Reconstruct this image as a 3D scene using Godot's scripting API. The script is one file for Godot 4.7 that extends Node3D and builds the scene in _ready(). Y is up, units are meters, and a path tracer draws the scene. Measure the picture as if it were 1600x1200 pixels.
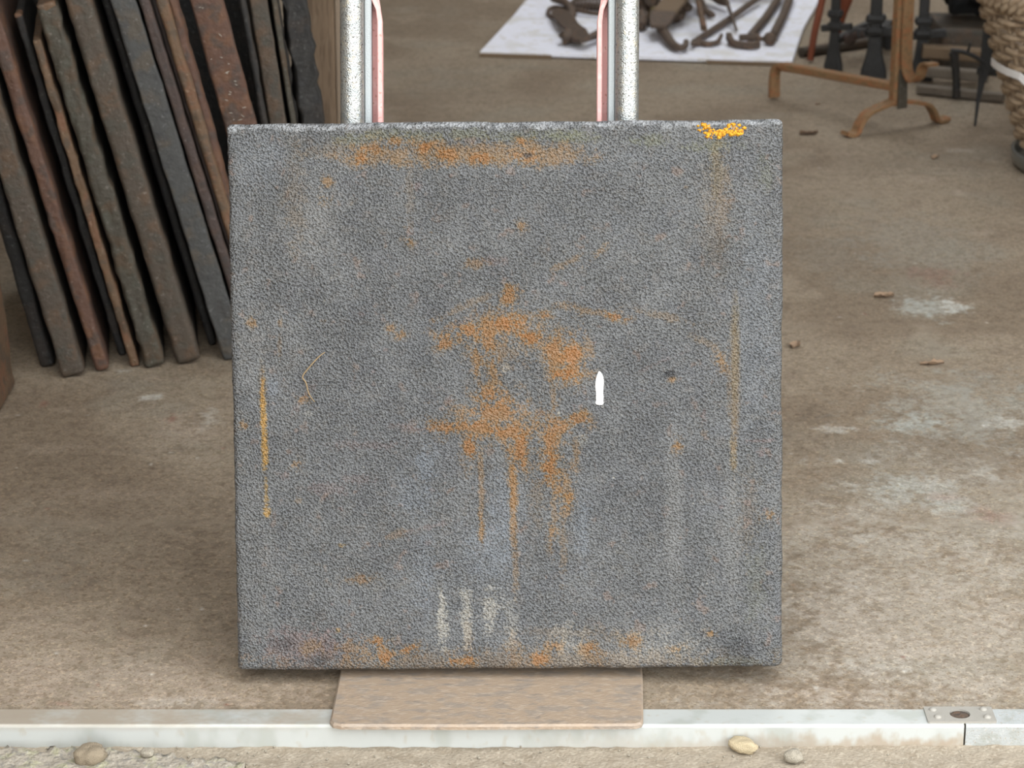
extends Node3D
# A square cast-iron slab shown on a hand truck in the doorway of a salvage shed.

var used := {}
var M := {}
var rng := RandomNumberGenerator.new()

# ---------------------------------------------------------------- naming
func numbered(called: String) -> String:
	var n: int = used.get(called, 0)
	used[called] = n + 1
	return called if n == 0 else "%s_%03d" % [called, n]

func tag(o: Node, label: String, category: String, group := "") -> Node:
	o.set_meta("label", label)
	o.set_meta("category", category)
	if group != "":
		o.set_meta("group", group)
	return o

func thing(called: String, label: String, category: String, at := Vector3.ZERO, turn := 0.0, group := "") -> Node3D:
	var o := Node3D.new()
	o.name = numbered(called)
	add_child(o)
	o.position = at
	o.rotation.y = turn
	tag(o, label, category, group)
	return o

func obj(called: String, mesh: Mesh, mat: Material, parent: Node = self, at := Vector3.ZERO) -> MeshInstance3D:
	var o := MeshInstance3D.new()
	o.name = numbered(called) if parent == self else called
	o.mesh = mesh
	o.material_override = mat
	o.cast_shadow = GeometryInstance3D.SHADOW_CASTING_SETTING_ON
	parent.add_child(o, true)
	o.position = at
	return o

func struct(called: String, mesh: Mesh, mat: Material, label := "", at := Vector3.ZERO) -> MeshInstance3D:
	var o := obj(called, mesh, mat, self, at)
	o.set_meta("kind", "structure")
	if label != "":
		o.set_meta("label", label)
	return o

# ---------------------------------------------------------------- textures
func noise(sd: int, freq: float, oct := 3, kind := FastNoiseLite.TYPE_SIMPLEX_SMOOTH, gain := 0.5) -> FastNoiseLite:
	var n := FastNoiseLite.new()
	n.seed = sd
	n.frequency = freq
	n.noise_type = kind
	n.fractal_octaves = oct
	n.fractal_gain = gain
	return n

func grain(w: int, h: int, sd: int, freq: float, oct := 3, seamless := true, gain := 0.5) -> PackedByteArray:
	var n := noise(sd, freq, oct, FastNoiseLite.TYPE_SIMPLEX_SMOOTH, gain)
	var im: Image = n.get_seamless_image(w, h) if seamless else n.get_image(w, h)
	im.convert(Image.FORMAT_L8)
	return im.get_data()

# each layer: [seed, frequency, octaves, low, high, colour, strength]; where the noise passes from low to high the colour comes in
func mixed(w: int, h: int, base: Color, layers: Array, seamless := true) -> PackedByteArray:
	var d := PackedByteArray()
	d.resize(w * h * 3)
	var b0 := base.r8
	var b1 := base.g8
	var b2 := base.b8
	for i in w * h:
		var j := i * 3
		d[j] = b0
		d[j + 1] = b1
		d[j + 2] = b2
	for l in layers:
		var n := grain(w, h, l[0], l[1], l[2], seamless)
		var lut := PackedFloat32Array()
		lut.resize(256)
		for k in 256:
			lut[k] = smoothstep(float(l[3]), float(l[4]), k / 255.0) * float(l[6])
		var c: Color = l[5]
		var c0 := float(c.r8)
		var c1 := float(c.g8)
		var c2 := float(c.b8)
		for i in w * h:
			var a := lut[n[i]]
			if a > 0.0:
				var j := i * 3
				d[j] = int(d[j] + (c0 - d[j]) * a)
				d[j + 1] = int(d[j + 1] + (c1 - d[j + 1]) * a)
				d[j + 2] = int(d[j + 2] + (c2 - d[j + 2]) * a)
	return d

func picture(w: int, h: int, d: PackedByteArray) -> ImageTexture:
	return ImageTexture.create_from_image(Image.create_from_data(w, h, false, Image.FORMAT_RGB8, d))

func height(size: int, sd: int, freq: float, oct := 4, gain := 0.55, seamless := true) -> ImageTexture:
	var n := noise(sd, freq, oct, FastNoiseLite.TYPE_SIMPLEX_SMOOTH, gain)
	return ImageTexture.create_from_image(n.get_seamless_image(size, size) if seamless else n.get_image(size, size))

# ragged soft-edged marks; each mark: [x, y, half width, half height, turn, colour number, strength, raggedness]
func paint(d: PackedByteArray, w: int, h: int, marks: Array, colors: Array, coarse: PackedByteArray, fine: PackedByteArray, soft := 0.7) -> void:
	for m in marks:
		var cx: float = m[0]
		var cy: float = m[1]
		var rx: float = m[2]
		var ry: float = m[3]
		var ca := cos(float(m[4]))
		var sa := sin(float(m[4]))
		var c: Color = colors[int(m[5])]
		var c0 := float(c.r8)
		var c1 := float(c.g8)
		var c2 := float(c.b8)
		var most: float = m[6]
		var rag: float = m[7]
		var reach := maxf(rx, ry) * 1.5 if absf(sa) > 0.01 else 0.0
		var ex := maxf(reach, rx * 1.5)
		var ey := maxf(reach, ry * 1.5)
		for y in range(maxi(0, int(cy - ey)), mini(h, int(cy + ey) + 1)):
			for x in range(maxi(0, int(cx - ex)), mini(w, int(cx + ex) + 1)):
				var dx := x - cx
				var dy := y - cy
				var u := (dx * ca + dy * sa) / rx
				var v := (dy * ca - dx * sa) / ry
				var r := u * u + v * v
				if r > 2.25:
					continue
				var i := y * w + x
				var n := (coarse[i] * 0.5 + fine[i] * 0.5) / 255.0
				var a := clampf((1.0 - sqrt(r) + (n - 0.5) * 2.0 * rag) * 1.7, 0.0, 1.0)
				if a <= 0.0:
					continue
				a *= most * (soft + (1.0 - soft) * smoothstep(0.25, 0.7, fine[i] / 255.0))
				var j := i * 3
				d[j] = int(d[j] + (c0 - d[j]) * a)
				d[j + 1] = int(d[j + 1] + (c1 - d[j + 1]) * a)
				d[j + 2] = int(d[j + 2] + (c2 - d[j + 2]) * a)

func mat(called: String, color: Color, rough := 0.8, metal := 0.0) -> StandardMaterial3D:
	var m := StandardMaterial3D.new()
	m.resource_name = called
	m.albedo_color = color
	m.roughness = rough
	m.metallic = metal
	M[called] = m
	return m

func tri(m: StandardMaterial3D, per_metre: float, tex: Texture2D, bump: Texture2D = null, cm := 0.1, world := true) -> StandardMaterial3D:
	m.uv1_triplanar = true
	m.uv1_world_triplanar = world
	m.uv1_scale = Vector3.ONE * per_metre
	m.uv1_triplanar_sharpness = 4.0
	if tex:
		m.albedo_texture = tex
	if bump:
		m.heightmap_enabled = true
		m.heightmap_texture = bump
		m.heightmap_scale = cm
	return m

# ---------------------------------------------------------------- shapes
func begin() -> SurfaceTool:
	var s := SurfaceTool.new()
	s.begin(Mesh.PRIMITIVE_TRIANGLES)
	return s

func quad(s: SurfaceTool, a: Vector3, b: Vector3, c: Vector3, d: Vector3) -> void:  # counter-clockwise seen from outside
	for p in [a, c, b, a, d, c]:
		s.add_vertex(p)

func done(s: SurfaceTool) -> ArrayMesh:
	s.generate_normals()
	return s.commit()

func steps(half: float, r: float, inner: int) -> PackedFloat32Array:
	var out := PackedFloat32Array()
	var flat := half - r
	for k in [-45.0, -25.0]:
		out.append(-flat + r * tan(deg_to_rad(k)))
	for k in inner + 1:
		out.append(-flat + 2.0 * flat * k / inner)
	for k in [25.0, 45.0]:
		out.append(flat + r * tan(deg_to_rad(k)))
	return out

# a box with rounded edges, its skin pushed in and out by noise; UVs run over the face that looks along +z
func rounded(size: Vector3, r: float, inner: Vector3i, lump := 0.0, freq := 20.0, sd := 1, warp = null) -> ArrayMesh:
	var h := size / 2.0
	r = minf(r, minf(h.x, minf(h.y, h.z)) * 0.98)
	var g := [steps(h.x, r, inner.x), steps(h.y, r, inner.y), steps(h.z, r, inner.z)]
	var n := noise(sd, freq, 3)
	var s := begin()
	s.set_smooth_group(0)
	for axis in 3:
		var ua := (axis + 1) % 3
		var va := (axis + 2) % 3
		var us: PackedFloat32Array = g[ua]
		var vs: PackedFloat32Array = g[va]
		for way in [-1.0, 1.0]:
			var pts := []
			for v in vs:
				var row := PackedVector3Array()
				for u in us:
					var p := Vector3.ZERO
					p[axis] = h[axis] * way
					p[ua] = u
					p[va] = v
					var q := p.clamp(-h + Vector3.ONE * r, h - Vector3.ONE * r)
					var out := (p - q).normalized()
					p = q + out * r
					if lump > 0.0:
						p += out * lump * n.get_noise_3dv(p.snapped(Vector3.ONE * 1e-5))
					row.append(p)
				pts.append(row)
			for j in vs.size() - 1:
				for i in us.size() - 1:
					var k := [pts[j][i], pts[j][i + 1], pts[j + 1][i + 1], pts[j + 1][i]]
					if way < 0.0:
						k.reverse()
					for t in [0, 2, 1, 0, 3, 2]:
						var p: Vector3 = k[t]
						s.set_uv(Vector2(p.x / size.x + 0.5, 0.5 - p.y / size.y))
						s.add_vertex(warp.call(p) if warp != null else p)
	return done(s)

func circle(r: float, sides := 10) -> PackedVector2Array:
	var out := PackedVector2Array()
	for k in sides:
		out.append(Vector2(cos(TAU * k / sides), sin(TAU * k / sides)) * r)
	return out

func bar(w: float, t: float, c := 0.2) -> PackedVector2Array:  # a flat bar's section with its corners cut
	var x := w / 2.0
	var y := t / 2.0
	var k := minf(x, y) * c
	return PackedVector2Array([Vector2(x, -y + k), Vector2(x, y - k), Vector2(x - k, y), Vector2(-x + k, y), Vector2(-x, y - k), Vector2(-x, -y + k), Vector2(-x + k, -y), Vector2(x - k, -y)])

func smooth(pts: Array, each := 6) -> PackedVector3Array:
	var out := PackedVector3Array()
	for i in pts.size() - 1:
		var a: Vector3 = pts[maxi(i - 1, 0)]
		var b: Vector3 = pts[i]
		var c: Vector3 = pts[i + 1]
		var d: Vector3 = pts[mini(i + 2, pts.size() - 1)]
		for k in each:
			out.append(b.cubic_interpolate(c, a, d, float(k) / each))
	out.append(pts[-1])
	return out

# a section carried along a path; «across» is where the section's x axis points at the start
func sweep(s: SurfaceTool, pts: PackedVector3Array, prof: PackedVector2Array, across: Vector3, sizes := PackedFloat32Array(), round := true, closed := false) -> void:
	s.set_smooth_group(0 if round else 0xFFFFFFFF)
	var n := pts.size()
	var rings := []
	var side := across
	for i in n:
		var a: Vector3 = pts[(i - 1 + n) % n] if closed else pts[maxi(i - 1, 0)]
		var b: Vector3 = pts[(i + 1) % n] if closed else pts[mini(i + 1, n - 1)]
		var t := (b - a).normalized()
		side = (side - t * side.dot(t)).normalized()
		var up := t.cross(side)
		var k := 1.0
		if sizes.size() > 0:
			var at := float(i) / (n - 1) * (sizes.size() - 1)
			k = lerpf(sizes[int(at)], sizes[mini(int(at) + 1, sizes.size() - 1)], at - int(at))
		var ring := PackedVector3Array()
		for p in prof:
			ring.append(pts[i] + (side * p.x + up * p.y) * k)
		rings.append(ring)
	var m := prof.size()
	for i in (n if closed else n - 1):
		var r0: PackedVector3Array = rings[i]
		var r1: PackedVector3Array = rings[(i + 1) % n]
		for k in m:
			quad(s, r0[k], r0[(k + 1) % m], r1[(k + 1) % m], r1[k])
	if not closed:
		s.set_smooth_group(0xFFFFFFFF)
		for k in range(1, m - 1):
			for p in [rings[0][0], rings[0][k], rings[0][k + 1], rings[n - 1][0], rings[n - 1][k + 1], rings[n - 1][k]]:
				s.add_vertex(p)

func tube(pts: Array, r: float, sizes := [], sides := 10, across := Vector3(0.31, 0.2, 0.93)) -> ArrayMesh:
	var s := begin()
	sweep(s, PackedVector3Array(pts), circle(r, sides), across, PackedFloat32Array(sizes))
	return done(s)

func strip(pts: Array, w: float, t: float, across: Vector3, sizes := []) -> ArrayMesh:
	var s := begin()
	sweep(s, PackedVector3Array(pts), bar(w, t, 0.3), across, PackedFloat32Array(sizes), false)
	return done(s)

func lathe(profile: Array, sides := 32) -> ArrayMesh:  # pairs of radius and height, from the bottom up
	var s := begin()
	s.set_smooth_group(0)
	for i in profile.size() - 1:
		var a: Vector2 = profile[i]
		var b: Vector2 = profile[i + 1]
		for k in sides:
			var c := Vector3(cos(TAU * k / sides), 0, -sin(TAU * k / sides))
			var d := Vector3(cos(TAU * (k + 1) / sides), 0, -sin(TAU * (k + 1) / sides))
			quad(s, c * a.x + Vector3.UP * a.y, d * a.x + Vector3.UP * a.y, d * b.x + Vector3.UP * b.y, c * b.x + Vector3.UP * b.y)
	return done(s)

func pebble(size: Vector3, sd: int, rough := 0.25, freq := 0.9, rings := 14) -> ArrayMesh:
	var n := noise(sd, freq, 3)
	var s := begin()
	s.set_smooth_group(0)
	var rows := []
	for j in rings + 1:
		var row := PackedVector3Array()
		for i in rings * 2:
			var a := PI * j / rings
			var b := TAU * i / (rings * 2)
			var p := Vector3(sin(a) * cos(b), cos(a), -sin(a) * sin(b))
			row.append(p * (1.0 + rough * n.get_noise_3dv(p)) * size / 2.0)
		rows.append(row)
	for j in rings:
		for i in rings * 2:
			var k := (i + 1) % (rings * 2)
			quad(s, rows[j + 1][i], rows[j + 1][k], rows[j][k], rows[j][i])
	return done(s)

# an outline in x and z, raised to a thickness, its top rim bevelled
func slice(outline: PackedVector2Array, low: float, high: float, bevel: float) -> ArrayMesh:
	var n := outline.size()
	var inset := PackedVector2Array()
	var mid := Vector2.ZERO
	for p in outline:
		mid += p / n
	for i in n:
		var a := (outline[i] - outline[(i - 1 + n) % n]).normalized()
		var b := (outline[(i + 1) % n] - outline[i]).normalized()
		var inn := (a.orthogonal() + b.orthogonal()).normalized()
		if inn.dot(mid - outline[i]) < 0.0:
			inn = -inn
		inset.append(outline[i] + inn * bevel)
	var s := begin()
	s.set_smooth_group(0xFFFFFFFF)
	var lift := func(p: Vector2, y: float) -> Vector3: return Vector3(p.x, y, p.y)
	var turn := Geometry2D.is_polygon_clockwise(outline)
	for i in n:
		var k := (i + 1) % n
		for ring in [[outline, low, outline, high - bevel], [outline, high - bevel, inset, high]]:
			var q := [lift.call(ring[0][i], ring[1]), lift.call(ring[0][k], ring[1]), lift.call(ring[2][k], ring[3]), lift.call(ring[2][i], ring[3])]
			if not turn:
				q.reverse()
			quad(s, q[0], q[1], q[2], q[3])
	var tris := Geometry2D.triangulate_polygon(inset)
	for t in range(0, tris.size(), 3):
		var a: Vector3 = lift.call(inset[tris[t]], high)
		var b: Vector3 = lift.call(inset[tris[t + 1]], high)
		var c: Vector3 = lift.call(inset[tris[t + 2]], high)
		if (b - a).cross(c - a).y > 0.0:
			var z := b
			b = c
			c = z
		for p in [a, b, c]:
			s.add_vertex(p)
	for t in range(0, tris.size(), 3):
		var a: Vector3 = lift.call(outline[tris[t]], low)
		var b: Vector3 = lift.call(outline[tris[t + 1]], low)
		var c: Vector3 = lift.call(outline[tris[t + 2]], low)
		if (b - a).cross(c - a).y < 0.0:
			var z := b
			b = c
			c = z
		for p in [a, b, c]:
			s.add_vertex(p)
	return done(s)

# ---------------------------------------------------------------- the scene
func _ready() -> void:
	rng.seed = 11
	var cam := Camera3D.new()
	cam.name = "camera"
	var lens := CameraAttributesPhysical.new()
	lens.frustum_focal_length = 80.0
	lens.frustum_focus_distance = 2.76
	lens.exposure_aperture = 11.0
	lens.frustum_near = 0.05
	lens.frustum_far = 200.0
	cam.attributes = lens
	cam.fov = 17.0615
	cam.position = Vector3(0, 1.22, 2.413)
	cam.rotation_degrees = Vector3(-19.2, 0, 0)
	add_child(cam)
	cam.current = true
	var we := WorldEnvironment.new()
	we.name = "overcast_daylight"
	var env := Environment.new()
	env.background_mode = Environment.BG_SKY
	var sky := Sky.new()
	var sm := ProceduralSkyMaterial.new()
	sm.sky_top_color = Color(0.88, 0.89, 0.90)
	sm.sky_horizon_color = Color(0.90, 0.90, 0.90)
	sm.ground_bottom_color = Color(0.5, 0.48, 0.44)
	sm.ground_horizon_color = Color(0.62, 0.61, 0.58)
	sm.sky_energy_multiplier = 1.0
	sky.sky_material = sm
	env.sky = sky
	env.tonemap_mode = Environment.TONE_MAPPER_LINEAR
	env.tonemap_exposure = 5.6
	env.sdfgi_enabled = true
	env.ssao_enabled = true
	env.ssil_enabled = true
	we.environment = env
	add_child(we)
	make_materials()
	shed()
	threshold()
	slab()
	hand_truck()
	iron_plates()
	floor_boards()
	tools()
	fire_dogs()
	basket()
	litter()

func make_materials() -> void:
	var pits := height(512, 3, 0.05, 4, 0.6)
	var fine := height(512, 4, 0.16, 3, 0.6)
	M.pits = pits
	M.fine = fine
	# concrete of the shed floor: large marks over the whole floor, a fine grain repeated over it
	var w := 768
	var h := 1024
	var d := mixed(w, h, Color8(154, 139, 119), [
		[21, 0.006, 3, 0.4, 0.75, Color8(132, 115, 95), 0.7],
		[22, 0.02, 4, 0.55, 0.8, Color8(164, 150, 130), 0.55],
		[23, 0.05, 3, 0.6, 0.85, Color8(128, 112, 96), 0.4],
		[24, 0.012, 3, 0.55, 0.8, Color8(150, 143, 128), 0.4]], false)
	var marks := []
	for m in floor_marks():  # centimetres along x and z to pixels of a 3 m by 4.2 m picture
		marks.append([(m[0] + 140.0) / 300.0 * w, (m[1] + 420.0) / 420.0 * h, maxf(m[2] / 300.0 * w, 0.7) * 1.1, maxf(m[3] / 420.0 * h, 0.7) * 1.1, 0.0, m[4], m[5], m[6]])
	paint(d, w, h, marks, [Color8(184, 187, 180), Color8(178, 162, 144), Color8(114, 99, 82), Color8(146, 100, 84), Color8(150, 147, 137), Color8(208, 206, 198), Color8(182, 175, 162)], grain(w, h, 31, 0.05, 4, false), grain(w, h, 32, 0.22, 3, false, 0.7))
	var m := mat("concrete", Color(1, 1, 1), 0.92)
	m.albedo_texture = picture(w, h, d)
	m.texture_repeat = true
	m.uv2_scale = Vector3(3.75, 5.25, 1)
	m.detail_enabled = true
	m.detail_uv_layer = BaseMaterial3D.DETAIL_UV_2
	m.detail_blend_mode = BaseMaterial3D.BLEND_MODE_MUL
	m.detail_albedo = picture(1024, 1024, mixed(1024, 1024, Color8(226, 226, 226), [
		[41, 0.03, 4, 0.45, 0.75, Color8(202, 199, 195), 0.8],
		[42, 0.09, 4, 0.58, 0.76, Color8(255, 252, 246), 0.9],
		[44, 0.07, 4, 0.62, 0.78, Color8(188, 180, 170), 0.8],
		[43, 0.2, 2, 0.64, 0.84, Color8(172, 164, 154), 0.9]]))
	m.heightmap_enabled = true
	m.heightmap_texture = fine
	m.heightmap_scale = 0.25
	m.uv1_scale = Vector3.ONE
	# sandy ground before the door
	tri(mat("sandy_ground", Color(1, 1, 1), 0.95), 2.5, picture(512, 512, mixed(512, 512, Color8(150, 139, 122), [
		[51, 0.02, 4, 0.45, 0.8, Color8(138, 126, 108), 0.8],
		[52, 0.09, 3, 0.55, 0.8, Color8(168, 158, 141), 0.7],
		[53, 0.2, 2, 0.65, 0.9, Color8(122, 110, 92), 0.7]])), fine, 0.12)
	tri(mat("crumbled_concrete", Color(1, 1, 1), 0.95), 3.0, picture(512, 512, mixed(512, 512, Color8(150, 142, 128), [
		[54, 0.02, 4, 0.5, 0.75, Color8(158, 156, 126), 0.7],
		[55, 0.06, 3, 0.5, 0.8, Color8(124, 120, 113), 0.7],
		[56, 0.15, 3, 0.6, 0.85, Color8(184, 178, 166), 0.7]])), pits, 0.3)
	tri(mat("plaster", Color(0.62, 0.58, 0.53), 0.9), 1.0, null, pits, 0.3)
	var pm := mat("pane", Color(0.95, 0.97, 0.97, 0.08), 0.05)
	pm.transparency = BaseMaterial3D.TRANSPARENCY_ALPHA
	tri(mat("roof_boards", Color(0.42, 0.38, 0.33), 0.9), 1.0, null, pits, 0.2)
	# steel
	tri(mat("galvanised", Color(1, 1, 1), 0.42, 0.35), 4.0, picture(512, 512, mixed(512, 512, Color8(178, 182, 181), [
		[61, 0.015, 4, 0.5, 0.85, Color8(162, 164, 157), 0.8],
		[62, 0.05, 3, 0.6, 0.85, Color8(190, 193, 192), 0.7],
		[63, 0.1, 3, 0.68, 0.85, Color8(160, 148, 128), 0.6]])), fine, 0.03)
	var tw := 1024
	var th := 64
	var sd := mixed(tw, th, Color8(184, 187, 183), [[64, 0.02, 4, 0.5, 0.85, Color8(164, 167, 160), 0.7], [65, 0.08, 3, 0.72, 0.9, Color8(170, 160, 144), 0.4]])
	var dirt := grain(tw, th, 66, 0.02, 4)
	var speck := grain(tw, th, 67, 0.12, 3)
	for y in th:
		for x in tw:
			var on := float(x) / tw
			var back := 1.0 - clampf((y - 30.0) / 8.0, 0.0, 1.0)  # dirt lies on the flat of the step, thickest at its old end
			var a := clampf((0.66 - on) * 3.0 + (dirt[y * tw + x] + speck[y * tw + x] * 0.5) / 255.0 - 0.75, 0.0, 1.0) * 0.8 * back
			a = maxf(a, clampf(1.0 - y / 3.0, 0.0, 1.0) * dirt[y * tw + x] / 255.0)
			# splashed sand along the foot of the face, more of it toward the joint
			a = maxf(a, clampf((on - 0.66) * 3.0, 0.0, 0.9) * clampf((y - 38.0) / 5.0 + (dirt[y * tw + x] + speck[y * tw + x] - 255.0) / 200.0, 0.0, 1.0))
			var j := (y * tw + x) * 3
			var c := Color8(160, 146, 128)
			sd[j] = int(lerpf(sd[j], c.r8, a))
			sd[j + 1] = int(lerpf(sd[j + 1], c.g8, a))
			sd[j + 2] = int(lerpf(sd[j + 2], c.b8, a))
	m = mat("dirty_galvanised", Color(1, 1, 1), 0.5, 0.2)
	m.albedo_texture = picture(tw, th, sd)
	m = mat("tube_steel", Color(1, 1, 1), 0.36, 0.75)
	tri(m, 6.0, picture(512, 512, mixed(512, 512, Color8(172, 174, 171), [
		[71, 0.02, 3, 0.5, 0.8, Color8(150, 156, 156), 0.8],
		[72, 0.09, 4, 0.66, 0.74, Color8(70, 66, 60), 0.8],
		[73, 0.03, 3, 0.62, 0.8, Color8(184, 177, 158), 0.7]])), fine, 0.06)
	tri(mat("dull_steel", Color(0.62, 0.64, 0.64), 0.5, 0.4), 6.0, null, fine, 0.03)
	tri(mat("faded_red_paint", Color(1, 1, 1), 0.6), 6.0, picture(256, 256, mixed(256, 256, Color8(222, 168, 162), [
		[74, 0.03, 3, 0.5, 0.85, Color8(230, 190, 184), 0.8], [75, 0.1, 2, 0.75, 0.85, Color8(170, 110, 90), 0.5]])))
	tri(mat("worn_toe_plate", Color(1, 1, 1), 0.55, 0.15), 3.0, picture(512, 512, mixed(512, 512, Color8(158, 140, 120), [
		[76, 0.02, 4, 0.45, 0.75, Color8(142, 132, 120), 0.8],
		[77, 0.05, 4, 0.5, 0.8, Color8(176, 160, 142), 0.6],
		[78, 0.03, 4, 0.7, 0.85, Color8(118, 112, 106), 0.5],
		[79, 0.14, 3, 0.74, 0.9, Color8(190, 180, 166), 0.4]])), fine, 0.06)
	M.worn_toe_plate.uv1_scale = Vector3(2.2, 3.0, 5.0)
	m = mat("rubber", Color(0.09, 0.09, 0.09), 0.8)
	# rusty irons
	var looks := {
		"iron_grey": [Color8(67, 58, 48), Color8(81, 63, 46), Color8(62, 58, 50)],
		"iron_olive": [Color8(60, 55, 45), Color8(72, 57, 41), Color8(66, 64, 54)],
		"iron_rust": [Color8(80, 56, 43), Color8(93, 64, 44), Color8(64, 53, 46)],
		"iron_tan": [Color8(92, 71, 51), Color8(104, 72, 50), Color8(72, 60, 47)],
		"iron_blue": [Color8(62, 62, 60), Color8(73, 65, 55), Color8(55, 55, 54)],
		"iron_black": [Color8(34, 32, 29), Color8(45, 38, 32), Color8(28, 27, 26)],
		"iron_purple": [Color8(61, 49, 44), Color8(71, 55, 46), Color8(52, 45, 41)]}
	var sn := 80
	for k in looks:
		var c: Array = looks[k]
		tri(mat(k, Color(1, 1, 1), 0.72), 3.0, picture(256, 256, mixed(256, 256, c[0], [
			[sn, 0.02, 4, 0.45, 0.75, c[1], 0.8], [sn + 1, 0.035, 4, 0.5, 0.8, c[2], 0.8], [sn + 2, 0.14, 3, 0.7, 0.9, Color(c[0]).lightened(0.3), 0.5]])), pits, 0.12)
		sn += 3
	tri(mat("tool_iron", Color(1, 1, 1), 0.75), 6.0, picture(256, 256, mixed(256, 256, Color8(84, 70, 58), [
		[110, 0.03, 4, 0.45, 0.75, Color8(104, 80, 62), 0.8], [111, 0.05, 4, 0.55, 0.8, Color8(66, 58, 52), 0.8]])), pits, 0.2)
	tri(mat("andiron_rust", Color(1, 1, 1), 0.78), 6.0, picture(256, 256, mixed(256, 256, Color8(128, 98, 66), [
		[112, 0.02, 4, 0.45, 0.75, Color8(138, 90, 56), 0.8], [113, 0.05, 4, 0.55, 0.8, Color8(96, 84, 58), 0.6]])), pits, 0.2)
	tri(mat("red_rust", Color(0.44, 0.22, 0.12), 0.8), 6.0, null, pits, 0.2)
	tri(mat("fire_dog_iron", Color(0.17, 0.168, 0.165), 0.6, 0.2), 6.0, null, pits, 0.15)
	tri(mat("wood", Color(1, 1, 1), 0.8), 2.0, picture(256, 256, mixed(256, 256, Color8(112, 93, 73), [
		[114, 0.02, 4, 0.45, 0.75, Color8(92, 75, 57), 0.8], [115, 0.08, 3, 0.55, 0.8, Color8(128, 110, 90), 0.6]])), fine, 0.1)
	M.wood.uv1_scale = Vector3(14, 1.2, 14)
	tri(mat("white_board_paint", Color(1, 1, 1), 0.7), 1.6, picture(512, 512, mixed(512, 512, Color8(226, 227, 236), [
		[116, 0.008, 4, 0.5, 0.8, Color8(208, 206, 202), 0.7], [117, 0.03, 4, 0.62, 0.85, Color8(200, 194, 184), 0.6], [118, 0.1, 3, 0.78, 0.9, Color8(150, 140, 128), 0.5]])), fine, 0.05)
	tri(mat("board_edge", Color(0.42, 0.35, 0.27), 0.85), 4.0, null, fine, 0.1)
	tri(mat("wicker", Color(1, 1, 1), 0.7), 8.0, picture(256, 256, mixed(256, 256, Color8(154, 134, 110), [
		[119, 0.02, 4, 0.45, 0.75, Color8(128, 106, 82), 0.8], [120, 0.05, 3, 0.55, 0.8, Color8(168, 150, 126), 0.7]])))
	mat("white_tape", Color(0.86, 0.85, 0.84), 0.6)
	mat("black_cloth", Color(0.035, 0.036, 0.04), 0.95)
	mat("dry_leaf", Color(0.55, 0.46, 0.37), 0.9)
	mat("dark_leaf", Color(0.42, 0.34, 0.27), 0.9)
	mat("straw", Color(0.54, 0.46, 0.34), 0.8)
	mat("white_paint", Color(0.93, 0.93, 0.92), 0.5)
	tri(mat("lichen", Color(1, 1, 1), 0.9), 30.0, picture(128, 128, mixed(128, 128, Color8(226, 166, 44), [[121, 0.05, 3, 0.5, 0.8, Color8(196, 122, 34), 0.8]])))
	tri(mat("yellow_stone", Color(0.7, 0.64, 0.52), 0.85), 10.0, null, fine, 0.15)
	tri(mat("grey_stone", Color(0.6, 0.57, 0.51), 0.85), 10.0, null, fine, 0.15)
	tri(mat("brown_stone", Color(0.54, 0.49, 0.41), 0.85), 10.0, null, fine, 0.15)
	tri(mat("weathered_bar", Color(0.42, 0.385, 0.34), 0.85), 6.0, null, pits, 0.2)
	slab_material()

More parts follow.
